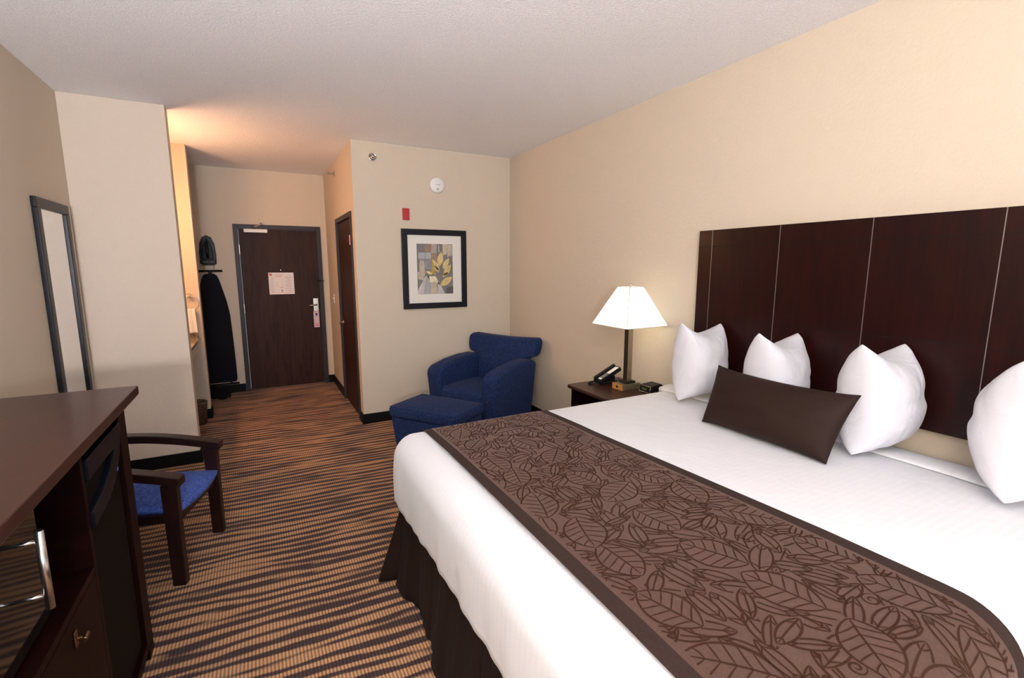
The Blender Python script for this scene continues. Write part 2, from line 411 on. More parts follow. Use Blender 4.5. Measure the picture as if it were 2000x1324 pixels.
# sprinklers, detector, strobe
s = tag(empty('sprinkler_head', (1.053, YP, 2.598)), 'round chrome sprinkler on the wall above the framed print', 'sprinkler')
bm = bmesh.new(); lathe(bm, [(.040, 0), (.040, .006), (.034, .012), (.030, .008), (.018, .007)], (1.053, YP, 2.598), 28, 'y'); P(link('escutcheon', bm, M['chrome']), s)
bm = bmesh.new(); lathe(bm, [(.018, .006), (.016, .03), (.006, .032)], (1.053, YP, 2.598), 16, 'y'); lathe(bm, [(.014, .042), (.016, .045), (.004, .047)], (1.053, YP, 2.598), 16, 'y'); tube(bm, [(1.053, YP-.03, 2.598), (1.053, YP-.044, 2.598)], .003, 6)
P(link('nozzle', bm, M['nickel']), s)
s = tag(empty('sprinkler_head', (XB, 5.82, 2.60)), 'chrome sprinkler projecting above the bathroom door', 'sprinkler')
bm = bmesh.new(); lathe(bm, [(.030, 0), (.028, .008), (.012, .010)], (XB, 5.82, 2.60), 24, 'x'); P(link('escutcheon', bm, M['nickel']), s)
bm = bmesh.new(); lathe(bm, [(.010, .008), (.010, .05), (.006, .07), (.02, .072), (.02, .076)], (XB, 5.82, 2.60), 16, 'x'); P(link('nozzle', bm, M['nickel']), s)
s = tag(empty('smoke_detector', (1.683, YP, 2.386)), 'round white smoke detector on the beige wall', 'smoke detector')
bm = bmesh.new(); lathe(bm, [(.078, .0004), (.080, .012), (.076, .030), (.066, .040), (.02, .043)], (1.683, YP, 2.386), 40, 'y'); P(link('housing', bm, M['white_plastic']), s)
bm = bmesh.new()
B(bm, 1.66, 1.706, YP-.0445, YP-.0425, 2.384, 2.390)
P(link('vent_slot', bm, M['ink_grey']), s)
P(box('test_button', 1.673, 1.693, YP-.0445, YP-.0415, 2.335, 2.352, M['ink_grey']), s)
s = tag(empty('alarm_strobe', (1.356, YP, 2.085)), 'red fire alarm plate above the framed print', 'fire alarm')
P(box('housing', 1.322, 1.39, YP-.022, YP, 2.028, 2.142, M['red'], bevel=.004), s)
bm = bmesh.new()
for k in range(5): B(bm, 1.333+k*.011, 1.338+k*.011, YP-.0245, YP-.022, 2.045, 2.09)
P(link('sounder_slots', bm, M['red']), s)

# ------------------------------------------------------------------ framed print
fx0, fx1, fz0, fz1 = 1.300, 1.992, 1.141, 1.944
pf = tag(empty('framed_print', ((fx0+fx1)/2, YP, 1.14)), 'black framed print of golden leaves with a wide ivory mat', 'picture')
bm = bmesh.new(); f = .058
B(bm, fx0, fx1, YP-.028, YP-.0006, fz0, fz0+f); B(bm, fx0, fx1, YP-.028, YP-.0006, fz1-f, fz1)
B(bm, fx0, fx0+f, YP-.028, YP-.0006, fz0+f, fz1-f); B(bm, fx1-f, fx1, YP-.028, YP-.0006, fz0+f, fz1-f)
P(link('frame', bm, M['black_frame'], bevel=.003), pf)
P(box('mat_board', fx0+f, fx1-f, YP-.012, YP-.002, fz0+f, fz1-f, M['mat_board']), pf)
ax0, ax1, az0, az1 = 1.453, 1.838, 1.289, 1.801
bm = bmesh.new(); ya = YP-.0125
cols = [(.19, .175, .165), (.36, .37, .40), (.28, .20, .14), (.50, .42, .33), (.63, .49, .20), (.42, .31, .07), (.52, .50, .48), (.74, .66, .42), (.10, .09, .09), (.26, .25, .28), (.80, .78, .74), (.40, .33, .30)]
AM = []
for i, c in enumerate(cols):
    m, nt, b_ = new_mat('print_tone_%s' % 'abcdefghijklmnop'[i])
    fn = noise_n(nt, objco(nt, (1, 1, .5)), 22, 5, .65, .6)
    nt.links.new(ramp(nt, fn, [(.3, tuple(x*.72 for x in c)), (.7, tuple(min(1, x*1.18) for x in c))]), b_.inputs['Base Color'])
    setp(b_, Roughness=.6); AM.append(m)
def apoly(pts, mi, lay):
    y = ya - .0003*lay
    vs = [bm.verts.new((ax0+u*(ax1-ax0), y, az0+v*(az1-az0))) for u, v in pts]
    vb = [bm.verts.new((ax0+u*(ax1-ax0), y+.00025, az0+v*(az1-az0))) for u, v in pts]
    n = len(vs); bm.faces.new(vs).material_index = mi; bm.faces.new(vb[::-1]).material_index = mi
    for i in range(n): bm.faces.new([vs[i], vb[i], vb[(i+1) % n], vs[(i+1) % n]]).material_index = mi
def aleaf(x0, y0, x1, y1, w, mi, lay, vein=None):
    pts = []; d_ = Vector((x1-x0, (y1-y0)*1.33)); L = d_.length; t = d_/L; nrm = Vector((-t.y, t.x)); N = 10
    for i in range(N+1):
        u = i/N; pts.append((u, w*math.sin(PI*u**.85)*.5))
    for i in range(N-1, 0, -1):
        u = i/N; pts.append((u, -w*math.sin(PI*u**.85)*.5))
    out = []
    for u, o_ in pts:
        q = t*L*u + nrm*o_; out.append((x0+q.x, y0+q.y/1.33))
    apoly(out, mi, lay)
    if vein is not None:
        a = Vector((x0+(x1-x0)*.35, y0+(y1-y0)*.35)); b2 = Vector((x0+(x1-x0)*.75, y0+(y1-y0)*.75)); nn = Vector((-(b2-a).y, (b2-a).x)).normalized()*.012
        apoly([tuple(a), tuple((a+b2)/2+nn), tuple(b2), tuple((a+b2)/2-nn)], vein, lay+1)
apoly([(0,0), (1,0), (1,1), (0,1)], 0, 1)
apoly([(.20,.84), (.40,.84), (.40,1), (.24,1)], 2, 2); apoly([(.40,.70), (.56,.70), (.56,1), (.40,1)], 11, 2)
apoly([(.72,.78), (.84,.80), (.84,1), (.72,1)], 3, 2); apoly([(.85,.74), (.99,.78), (.99,.99), (.85,.99)], 3, 2)
apoly([(.04,.70), (.39,.70), (.39,.83), (.04,.83)], 1, 2); apoly([(.05,.50), (.39,.50), (.39,.69), (.05,.69)], 9, 2)
apoly([(.40,.66), (.56,.66), (.56,.82), (.40,.82)], 2, 3)
apoly([(.02,.30), (.16,.28), (.22,.42), (.19,.66), (.07,.66), (.06,.45), (.01,.44)], 3, 3)
apoly([(.0,.08), (.22,.36), (.27,.36), (.16,0), (0,0)], 6, 3); apoly([(.165,0), (.285,.36), (.32,.36), (.38,0)], 1, 3)
apoly([(.35,0), (.36,.24), (.52,.26), (.56,0)], 3, 4); apoly([(.28,.36), (.50,.36), (.64,.18), (.52,.22), (.36,.22)], 7, 3)
apoly([(.56,0), (.56,.26), (.66,.16), (.76,0)], 6, 3); apoly([(.80,0), (1,0), (1,.16), (.82,.12)], 8, 3)
apoly([(.39,.42), (.50,.38), (.49,.62), (.44,.70), (.40,.68)], 5, 4)
for k in range(6): apoly([(.60,.845+k*.024), (.622,.845+k*.024), (.622,.857+k*.024), (.60,.857+k*.024)], 10, 4)
for a in ((.61,.56,.68,.85,.17,4,11), (.72,.50,.90,.73,.14,4,11), (.74,.36,.95,.60,.15,4,11), (.64,.17,.98,.34,.19,4,11), (.62,.46,.43,.70,.12,4,11), (.60,.43,.45,.58,.09,4,3), (.42,.40,.22,.46,.08,4,7), (.70,.34,.86,.44,.08,4,5)):
    aleaf(*a[:6], 5, a[6])
P(link('print', bm, AM), pf)

# ------------------------------------------------------------------ wall mirror (left wall)
mr = tag(empty('wall_mirror', (XL, 4.06, .5)), 'tall narrow black-framed mirror on the left wall', 'mirror')
my0, my1, mz0, mz1, f = 3.742, 4.292, .42, 1.972, .062
bm = bmesh.new(); x0, x1 = XL, XL+.026
B(bm, x0, x1, my0, my1, mz0, mz0+f); B(bm, x0, x1, my0, my1, mz1-f, mz1); B(bm, x0, x1, my0, my0+f, mz0+f, mz1-f); B(bm, x0, x1, my1-f, my1, mz0+f, mz1-f)
P(link('frame', bm, M['black_frame'], bevel=.004), mr)
P(box('mirror_glass', XL+.002, XL+.014, my0+f, my1-f, mz0+f, mz1-f, M['mirror']), mr)

# ------------------------------------------------------------------ vanity nook
v = tag(empty('vanity', (-.82, 5.14, 0)), 'granite topped vanity counter in the nook before the pier', 'vanity')
P(box('countertop', XL, -.545, 4.55, 5.73, .828, .86, M['granite'], bevel=.004), v)
P(box('side_splash', XL+.024, -.555, 5.712, 5.7295, .8602, .945, M['granite'], bevel=.002), v)
P(box('back_splash', XL+.001, XL+.02, 4.551, 5.7295, .8602, .96, M['granite'], bevel=.002), v)
P(box('apron', -.60, -.575, 4.551, 5.729, .71, .8278, M['white_base'], bevel=.003), v)
bm = bmesh.new(); lathe(bm, [(.20, .8601), (.205, .866), (.19, .866), (.15, .8602)], (-.84, 5.1, 0), 32); P(link('sink', bm, M['white_plastic']), v)
tr = tag(empty('towel_ring', (-.60, 5.73, 1.28)), 'chrome towel ring on the pier above the vanity', 'towel ring')
bm = bmesh.new(); lathe(bm, [(.026, .0004), (.026, .008), (.013, .014), (.011, .045), (.015, .052), (.008, .058)], (-.60, 5.73, 1.283), 20, 'y'); P(link('mount', bm, M['chrome']), tr)
bm = bmesh.new(); tube(bm, [(-.600+.075*math.cos(a), 5.685, 1.208+.075*math.sin(a)) for a in [2*PI*k/36 for k in range(36)]], .005, 8, True); P(link('ring', bm, M['chrome']), tr)
bm = bmesh.new()
nu, nv = 14, 16; g = []
for j in range(nv+1):
    t = j/nv; row = []
    for i in range(nu+1):
        s_ = i/nu; wv = .038+.010*t
        row.append((-.600+(s_-.5)*2*wv, .007*math.sin(s_*PI*3.5)*(.5+t*.5)))
    g.append(row)
front = [[bm.verts.new((x, 5.665-.004+dy, 1.155-.245*j/nv)) for x, dy in g[j]] for j in range(nv+1)]
back = [[bm.verts.new((x, 5.700+.004-dy*.3, 1.155-.225*j/nv)) for x, dy in g[j]] for j in range(nv+1)]
for A in (front, back):
    for j in range(nv):
        for i in range(nu): bm.faces.new([A[j][i], A[j][i+1], A[j+1][i+1], A[j+1][i]])
for i in range(nu):
    bm.faces.new([front[0][i], front[0][i+1], back[0][i+1], back[0][i]]); bm.faces.new([front[nv][i], front[nv][i+1], back[nv][i+1], back[nv][i]])
for j in range(nv):
    bm.faces.new([front[j][0], front[j+1][0], back[j+1][0], back[j][0]]); bm.faces.new([front[j][nu], front[j+1][nu], back[j+1][nu], back[j][nu]])
tag(link('hand_towel', bm, M['towel'], smooth=True), 'folded white hand towel hanging from the chrome ring', 'towel')
# vanity wall light on the left wall above the counter (source of the warm glow)
vl = tag(empty('vanity_light', (XL, 5.14, 2.05)), 'warm lit bar light above the vanity', 'wall light')
P(box('backplate', XL, XL+.03, 4.72, 5.20, 2.0, 2.10, M['nickel'], bevel=.004), vl)
for k in range(3):
    bm = bmesh.new(); lathe(bm, [(.035, 1.94), (.055, 2.03), (.058, 2.06), (.03, 2.062)], (XL+.115, 4.80+k*.16, 0), 20); P(link('glass_shade', bm, M['bulb']), vl)
    bm = bmesh.new(); tube(bm, [(XL+.03, 4.80+k*.16, 2.05), (XL+.115, 4.80+k*.16, 2.05), (XL+.115, 4.80+k*.16, 2.10), ], .008, 8); P(link('arm', bm, M['nickel']), vl)
# waste bin
wb = tag(empty('waste_bin', (-.625, 5.56, 0)), 'small brown woven waste bin under the vanity', 'waste bin')
bm = bmesh.new(); lathe(bm, [(.085, .001), (.100, .21), (.106, .222), (.100, .232), (.093, .225), (.08, .02)], (-.625, 5.56, 0), 28); P(link('basket', bm, M['wicker']), wb)

# ------------------------------------------------------------------ ironing board set
ib = tag(empty('ironing_board', (-.49, YD, .12)), 'black covered ironing board hanging upright beside the entry door', 'ironing board')
bm = bmesh.new()
out = []
prof = [(.17, 1.475), (.20, .19)]
hw = [(.0, 1.49), (.045, 1.485), (.070, 1.465), (.088, 1.42), (.115, 1.31), (.150, 1.15), (.172, 1.0), (.180, .8), (.188, .5), (.192, .20), (.186, .165), (.170, .152)]
poly = [(-.485+a, z) for a, z in hw] + [(-.485-a, z) for a, z in hw[::-1][:-1]]
prism(bm, poly, lambda u, w_, dd: (u, dd, w_), YD-.075, YD-.045)
P(link('board', bm, M['black_matte'], bevel=.008, segs=3), ib)
bm = bmesh.new(); tube(bm, [(-.60, YD-.06, 1.517), (-.352, YD-.06, 1.519)], .014, 10); tube(bm, [(-.50, YD-.06, 1.517), (-.48, YD-.06, 1.48), (-.46, YD-.06, 1.517)], .010, 8); P(link('top_bar', bm, M['black']), ib)
bm = bmesh.new(); tube(bm, [(-.66, YD-.06, .125), (-.275, YD-.06, .128)], .012, 10); tube(bm, [(-.60, YD-.04, .13), (-.46, YD-.03, .9), (-.40, YD-.035, 1.3)], .008, 8); tube(bm, [(-.36, YD-.04, .13), (-.50, YD-.03, .9), (-.55, YD-.035, 1.3)], .008, 8)
P(link('folding_leg', bm, M['black']), ib)
ih = tag(empty('iron_holder', (-.48, YD, 1.6)), 'black wall rack above the hanging ironing board', 'iron holder')
bm = bmesh.new()
poly = [(-.565, 1.60), (-.572, 1.72), (-.560, 1.84), (-.53, 1.915), (-.485, 1.94), (-.44, 1.915), (-.412, 1.84), (-.402, 1.72), (-.405, 1.60), (-.44, 1.585), (-.53, 1.585)]
prism(bm, poly, lambda u, w_, dd: (u, dd, w_), YD-.035, YD-.001)
P(link('back_panel', bm, M['black'], bevel=.006), ih)
P(box('tray', -.565, -.41, YD-.10, YD-.0355, 1.60, 1.65, M['black'], bevel=.008), ih)
for s_ in (-.53, -.44):
    bm = bmesh.new(); tube(bm, [(s_, YD-.012, 1.60), (s_, YD-.012, 1.53), (s_, YD-.05, 1.50), (s_, YD-.085, 1.52)], .003, 6)
    P(link('hook', bm, M['nickel']), ih)
ir = tag(empty('clothes_iron', (-.486, YD-.07, 1.66)), 'black clothes iron standing in the wall rack', 'iron')
bm = bmesh.new(); poly = [(-.540, 1.655), (-.545, 1.74), (-.52, 1.84), (-.486, 1.90), (-.452, 1.84), (-.428, 1.74), (-.432, 1.655)]
prism(bm, poly, lambda u, w_, dd: (u, dd, w_), YD-.06, YD-.038); P(link('soleplate', bm, M['fridge_trim'], bevel=.006), ir)
bm = bmesh.new(); tube(bm, [(-.486, YD-.064, 1.86), (-.486, YD-.095, 1.83), (-.486, YD-.10, 1.74), (-.486, YD-.08, 1.67)], [.012, .015, .016, .014], 10); P(link('handle', bm, M['black']), ir)
bm = bmesh.new(); pts = []
for k in range(70):
    a = k*.42; r = .085+.018*math.sin(k*1.7)
    pts.append((-.47+r*math.cos(a), 6.52+r*math.sin(a)*.8, .012+.0011*k+.006*math.sin(k*.9)))
tube(bm, pts, .011, 8)
tag(link('power_cord', bm, M['black_matte']), 'black cord coiled on the carpet below the ironing board', 'cord')

# ------------------------------------------------------------------ tv / fridge cabinet on the left
cb = tag(empty('cabinet', (-.79, 1.5, 0)), 'dark cherry cabinet housing a fridge and microwave at the left', 'cabinet')
TZ = 1.098; fxp = -.485; CY0, CY1 = .72, 2.265
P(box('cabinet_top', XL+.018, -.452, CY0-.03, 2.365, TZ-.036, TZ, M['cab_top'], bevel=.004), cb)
P(box('end_panel', XL+.03, fxp, 2.165, CY1, .05, TZ-.0362, M['cab_wood'], bevel=.003), cb)
P(box('end_panel', XL+.03, fxp, CY0, CY0+.025, .05, TZ-.0362, M['cab_wood'], bevel=.003), cb)
P(box('divider', XL+.03, fxp, 1.725, 1.748, .09, TZ-.0362, M['cab_wood'], bevel=.002), cb)
P(box('back_panel', XL+.018, XL+.0298, CY0, CY1, .05, TZ-.0362, M['cab_wood']), cb)
P(box('shelf', XL+.03, fxp+.0, CY0+.0252, 1.7248, .672, .695, M['cab_wood'], bevel=.001), cb)
P(box('base_panel', XL+.03, fxp-.0, CY0+.0252, 2.1648, .05, .0898, M['cab_wood'], bevel=.001), cb)
for y in (CY0+.03, CY1-.045):
    P(box('foot', fxp-.06, fxp+.0, y-.03, y+.045, 0, .0498, M['cab_wood'], bevel=.003), cb)
for y in (CY0+.03, CY1-.045):
    P(box('foot', XL+.05, XL+.11, y-.03, y+.045, 0, .0498, M['cab_wood'], bevel=.003), cb)
dr = P(box('drawer', fxp-.02, fxp+.001, CY0+.03, 1.722, .095, .670, M['cab_wood'], bevel=.002), cb)
bm = bmesh.new()
B(bm, .0, .004, -.010, .010, -.022, .022); tube(bm, [(.004, 0, 0), (.020, 0, 0)], .005, 8); tube(bm, [(.022, -.014, 0), (.022, .014, 0)], .007, 8)
kb = link('knob', bm, M['brass'], dr, bevel=.002); kb.data.transform(Matrix.Translation(Vector((fxp+.001, 1.514, .612)) - cb.location))
# fridge
fr = tag(empty('mini_fridge', (-.78, 1.956, .09)), 'black mini fridge inside the dark cabinet', 'fridge')
P(box('body', XL+.06, -.545, 1.762, 2.150, .0905, 1.010, M['fridge'], bevel=.006), fr)
P(box('fridge_door', -.543, -.497, 1.756, 2.156, .10, .93, M['fridge'], bevel=.010, segs=3), fr)
bm = bmesh.new()
poly = [(1.758, 1.012), (2.154, 1.012), (2.154, .985), (2.10, .90), (2.02, .842), (1.93, .812), (1.758, .795), (1.758, .850), (1.88, .868), (1.98, .90), (2.05, .945), (1.90, .950), (1.758, .945)]
prism(bm, poly, lambda u, w_, dd: (dd, u, w_), -.500, -.478); P(link('curved_trim', bm, M['fridge_trim'], bevel=.004), fr)
bm = bmesh.new(); lathe(bm, [(.011, 0), (.010, .003)], (-.4965, 2.118, .85), 16, 'x'); P(link('badge', bm, M['led_blue'], smooth=True), fr)
bpy.data.objects['badge'].data.transform(Matrix.Scale(1, 4))
# the lathe points to -x; flip outward
for v_ in bpy.data.objects['badge'].data.vertices: v_.co.x = -v_.co.x + 2*(-.4965+.78)
# microwave
mw = tag(empty('microwave', (-.76, 1.27, .695)), 'black glass microwave with steel bar handle on the cabinet shelf', 'microwave')
P(box('body', XL+.08, -.53, .88, 1.495, .707, 1.035, M['black'], bevel=.004), mw)
P(box('microwave_door', -.5295, -.515, .88, 1.495, .709, 1.033, M['glass_black'], bevel=.003), mw)
for y in (.92, 1.45):
    for x in (XL+.14, -.58):
        bm = bmesh.new(); lathe(bm, [(.014, .6955), (.014, .7068)], (x, y, 0), 12); P(link('foot', bm, M['black']), mw)
bm = bmesh.new(); hy = 1.345; hx = -.462
tube(bm, [(hx, hy, .812), (hx, hy, 1.0)], .0085, 14)
for z in (.845, .975): tube(bm, [(-.5149, hy, z), (hx-.006, hy, z)], .0045, 10)
P(link('handle', bm, M['steel']), mw)

# ------------------------------------------------------------------ desk chair
ch = tag(empty('desk_chair', (-.374, 2.931, 0), math.radians(73.7)), 'dark wooden armchair with a blue upholstered seat behind the cabinet', 'chair')
hw_ = .243
def chb(name, x0, x1, y0, y1, z0, z1, mat=None, bevel=.004): return box(name, x0, x1, y0, y1, z0, z1, mat or M['chair_wood'], ch, bevel)
for s_ in (-1, 1):
    bm = bmesh.new(); x = s_*hw_
    prism(bm, [(-.034, 0), (.026, 0), (.030, .30), (.034, .531), (-.036, .528), (-.034, .3)], lambda u, w_, dd: (dd, u, w_), x-.021, x+.021)
    link('front_leg', bm, M['chair_wood'], ch, bevel=.004)
    bm = bmesh.new()
    prism(bm, [(.47, 0), (.51, 0), (.485, .42), (.55, .86), (.51, .86), (.44, .42)], lambda u, w_, dd: (dd, u, w_), x*.94-.018, x*.94+.018)
    link('rear_leg', bm, M['chair_wood'], ch, bevel=.004)
    # arm rest, gently arched
    bm = bmesh.new(); top = []; bot = []
    N = 14
    for i in range(N+1):
        t = i/N; y = -.058+t*.58; z = .543+.062*math.sin(PI/2*min(1, t*1.25))+.01*t
        top.append((y, z+.022)); bot.append((y, z-.022))
    prism(bm, top+bot[::-1], lambda u, w_, dd: (dd, u, w_), x-.033, x+.033)
    link('armrest', bm, M['chair_wood'], ch, bevel=.006, segs=3)
    chb('side_rail', x*.95-.012, x*.95+.012, .03, .45, .325, .372)
chb('front_rail', -hw_+.021, hw_-.021, -.018, .010, .315, .372)
chb('rear_rail', -hw_*.9+.018, hw_*.9-.018, .452, .474, .325, .372)
bm = bmesh.new(); nu = 20
def seatz(a, b_): return .415+.040*(1-a*a)**.6*(1-b_*b_)**.6 if abs(a) < 1 and abs(b_) < 1 else .415
G = []
for j in range(nu+1):
    row = []
    for i in range(nu+1):
        a = -1+2*i/nu; b_ = -1+2*j/nu
        row.append(bm.verts.new((a*(.236-.02*(j/nu)), .215+b_*(.245)-(.025*(1-a*a) if j == 0 else 0), seatz(a*.99, b_*.99)-.022)))
    G.append(row)
for j in range(nu):
    for i in range(nu): bm.faces.new([G[j][i], G[j][i+1], G[j+1][i+1], G[j+1][i]])
ed = [G[0][i] for i in range(nu)] + [G[j][nu] for j in range(nu)] + [G[nu][i] for i in range(nu, 0, -1)] + [G[j][0] for j in range(nu, 0, -1)]
lo = [bm.verts.new((v_.co.x*.985, v_.co.y, .373)) for v_ in ed]
for i in range(len(ed)): bm.faces.new([ed[i], ed[(i+1) % len(ed)], lo[(i+1) % len(ed)], lo[i]])
bm.faces.new(lo)
link('seat', bm, M['blue_seat'], ch, smooth=True)
bm = bmesh.new()
prism(bm, [(-.205, .50), (.205, .50), (.212, .80), (.15, .83), (-.15, .83), (-.212, .80)], lambda u, w_, dd: (u, dd+(w_-.42)*.14, w_), .455, .495)
link('backrest', bm, M['blue_seat'], ch, bevel=.015, segs=3)

# ------------------------------------------------------------------ lounge armchair + ottoman
ac = tag(empty('lounge_chair', (1.935, 4.18, 0), math.atan2(.86, .51)), 'navy upholstered lounge chair in the corner below the print', 'armchair')
# local: -y is the front, x across.  (sin t, -cos t) = facing
ac.rotation_euler.z = -math.atan2(.88, .47)  # facing (-.88, -.47)
def soft(name, poly, fn, d0, d1, parent, bev, mat=None):
    bm = bmesh.new(); prism(bm, poly, fn, d0, d1)
    return link(name, bm, mat or M['blue'], parent, bevel=bev, segs=5)
def taper(k, cx=0):  # widen with height
    return lambda x, z: cx+(x-cx)*(1+k*(z-.5))
for s_ in (-1, 1):
    arm = [(-.355, .05), (-.385, .35), (-.40, .55), (-.385, .60), (-.33, .625), (-.15, .660), (.05, .675), (.22, .672), (.30, .64), (.27, .30), (.24, .05)]
    soft('arm', arm, lambda u, w_, dd, s_=s_: (s_*(dd+.05*(w_-.3)*(1 if dd > .3 else .3)), u, w_), .245, .405, ac, .035)
soft('seat_base', [(-.34, .05), (-.35, .29), (.25, .29), (.22, .05)], lambda u, w_, dd: (dd, u, w_), -.243, .243, ac, .02)
soft('seat_cushion', [(-.385, .295), (-.395, .34), (-.385, .425), (-.34, .445), (-.1, .45), (.17, .435), (.17, .295)], lambda u, w_, dd: (dd, u, w_), -.243, .243, ac, .03)
# back: T shaped front outline, curved and leaning
bk = [(-.243, .30), (-.25, .60), (-.33, .672), (-.375, .682), (-.402, .71), (-.412, .76), (-.416, .82), (-.408, .85), (-.38, .866), (-.20, .858), (0, .853), (.20, .858), (.38, .866), (.408, .85), (.416, .82), (.412, .76), (.402, .71), (.375, .682), (.33, .672), (.25, .60), (.243, .30)]
soft('backrest', bk, lambda u, w_, dd: (u*1.02, dd+(w_-.3)*.20-.02*(1-min(1, abs(u)/.4)**2)*0, w_), .165, .315, ac, .045)
bm = bmesh.new()
soft('back_panel', [(-.24, .05), (-.24, .60), (.24, .60), (.24, .05)], lambda u, w_, dd: (u, dd+(w_-.05)*.12, w_), .225, .285, ac, .02)
for sx in (-1, 1):
    for sy in (-.30, .22):
        bm = bmesh.new(); lathe(bm, [(.016, 0), (.024, .06)], (sx*.32, sy, 0), 14); link('leg', bm, M['chair_wood'], ac)

ot = tag(empty('ottoman', (1.272, 3.72, 0), -math.atan2(.82, .57)), 'low navy ottoman in front of the lounge chair', 'ottoman')
bm = bmesh.new()
def otp(z0, z1, w0, d0, w1, d1):
    vs = [bm.verts.new((sx*w*.5, sy*dd*.5, z)) for z, w, dd in ((z0, w0, d0), (z1, w1, d1)) for sx, sy in ((-1,-1), (1,-1), (1,1), (-1,1))]
    for f_ in ((3,2,1,0), (4,5,6,7), (0,1,5,4), (1,2,6,5), (2,3,7,6), (3,0,4,7)): bm.faces.new([vs[i] for i in f_])
otp(.03, .325, .57, .385, .63, .435); link('base', bm, M['blue'], ot, bevel=.012, segs=3)
bm = bmesh.new(); otp(.327, .418, .66, .455, .67, .465); link('cushion', bm, M['blue'], ot, bevel=.028, segs=5)
bm = bmesh.new(); N = 40; pts = []
for k in range(4):
    a = [(-1,-1), (1,-1), (1,1), (-1,1)][k]; b_ = [(1,-1), (1,1), (-1,1), (-1,-1)][k]
    for i in range(10):
        t = i/10; x = (a[0]+(b_[0]-a[0])*t)*.318; y = (a[1]+(b_[1]-a[1])*t)*.216; pts.append((x, y, .4165))
tube(bm, pts, .005, 6, True); link('piping', bm, M['blue'], ot)
bm = bmesh.new()
nt_ = 14
rows = []
for j in range(nt_+1):
    rows.append([bm.verts.new((-.312+.624*i/nt_, -.21+.42*j/nt_, .417+.028*((1-(2*i/nt_-1)**2)*(1-(2*j/nt_-1)**2))**.5)) for i in range(nt_+1)])
for j in range(nt_):
    for i in range(nt_): bm.faces.new([rows[j][i], rows[j][i+1], rows[j+1][i+1], rows[j+1][i]])
link('cushion_crown', bm, M['blue'], ot, smooth=True)
for sx in (-1, 1):
    for sy in (-1, 1):
        bm = bmesh.new(); lathe(bm, [(.014, 0), (.02, .035)], (sx*.24, sy*.15, 0), 12); link('leg', bm, M['chair_wood'], ot)

# ------------------------------------------------------------------ nightstand and what stands on it
nsx0, nsx1, nsy0, nsy1, NZ = 1.998, 2.50, 2.325, 2.872, .70
ns = tag(empty('nightstand', ((nsx0+nsx1)/2, (nsy0+nsy1)/2, 0)), 'dark wooden nightstand with a rounded top beside the bed', 'nightstand')
bm = bmesh.new()
prism(bm, [(nsx0+.02, nsy0), (nsx1, nsy0), (nsx1, nsy1), (nsx0+.02, nsy1), (nsx0+.004, nsy1-.012), (nsx0, nsy1-.03), (nsx0, nsy0+.03), (nsx0+.004, nsy0+.012)], lambda u, w_, dd: (u, w_, dd), NZ-.026, NZ)
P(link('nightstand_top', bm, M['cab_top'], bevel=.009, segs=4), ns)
P(box('side_panel', nsx0+.035, nsx1-.01, nsy1-.045, nsy1-.022, .0, NZ-.0262, M['cab_wood'], bevel=.002), ns)
P(box('side_panel', nsx0+.035, nsx1-.01, nsy0+.022, nsy0+.045, .0, NZ-.0262, M['cab_wood'], bevel=.002), ns)
P(box('back_panel', nsx1-.022, nsx1-.01, nsy0+.0452, nsy1-.0452, .05, NZ-.0262, M['cab_wood']), ns)
P(box('shelf', nsx0+.04, nsx1-.0222, nsy0+.0452, nsy1-.0452, .38, .40, M['cab_wood']), ns)
P(box('shelf', nsx0+.04, nsx1-.0222, nsy0+.0452, nsy1-.0452, .06, .08, M['cab_wood']), ns)
dw = P(box('drawer', nsx0+.036, nsx0+.055, nsy0+.047, nsy1-.047, .405, .56, M['cab_wood'], bevel=.002), ns)
bm = bmesh.new(); lathe(bm, [(.006, 0), (.006, .012), (.012, .018), (.010, .024)], (nsx0+.036, (nsy0+nsy1)/2, .48), 16, 'x')
kb = P(link('knob', bm, M['brass']), ns); kb.parent = dw

LX, LY = 2.318, 2.562
lp = tag(empty('table_lamp', (LX, LY, NZ)), 'lit table lamp with a white square tapered shade on the nightstand', 'lamp')
bs = P(box('base', 2.232, 2.40, LY-.052, LY+.056, NZ+.0004, NZ+.042, M['champagne'], bevel=.002), lp)
P(box('base_front', 2.228, 2.2318, LY-.052, LY+.056, NZ+.0004, NZ+.042, M['amber'], bevel=.001), lp)['label'] = 'amber wood face of the base'
P(box('outlet', 2.2255, 2.2279, LY-.008, LY+.012, NZ+.014, NZ+.030, M['black'], bevel=.001), lp)
P(box('plinth', LX-.042, LX+.042, LY-.042, LY+.042, NZ+.0422, NZ+.060, M['bronze'], bevel=.003), lp)
bm = bmesh.new(); B(bm, LX-.021, LX+.021, LY-.021, LY+.021, NZ+.0602, 1.145)
for f_ in bm.faces: f_.material_index = 1 if f_.calc_center_median().y < LY-.02 else 0
P(link('pole', bm, [M['bronze'], M['champagne']], bevel=.001), lp)
P(box('cap', LX-.034, LX+.034, LY-.034, LY+.034, 1.1452, 1.157, M['bronze'], bevel=.002), lp)
SB, ST, sb, st_ = 1.164, 1.432, .186, .062
bm = bmesh.new()
def ring4(h, r): return [bm.verts.new((LX+sx*r, LY+sy*r, h)) for sx, sy in ((-1,-1), (1,-1), (1,1), (-1,1))]
o0, o1, i1, i0 = ring4(SB, sb), ring4(ST, st_), ring4(ST, st_-.003), ring4(SB, sb-.003)
for a, b_ in ((o0, o1), (o1, i1), (i1, i0), (i0, o0)):
    for k in range(4): bm.faces.new([a[k], a[(k+1) % 4], b_[(k+1) % 4], b_[k]])
sh = P(link('lamp_shade', bm, M['shade']), lp)
bm = bmesh.new()
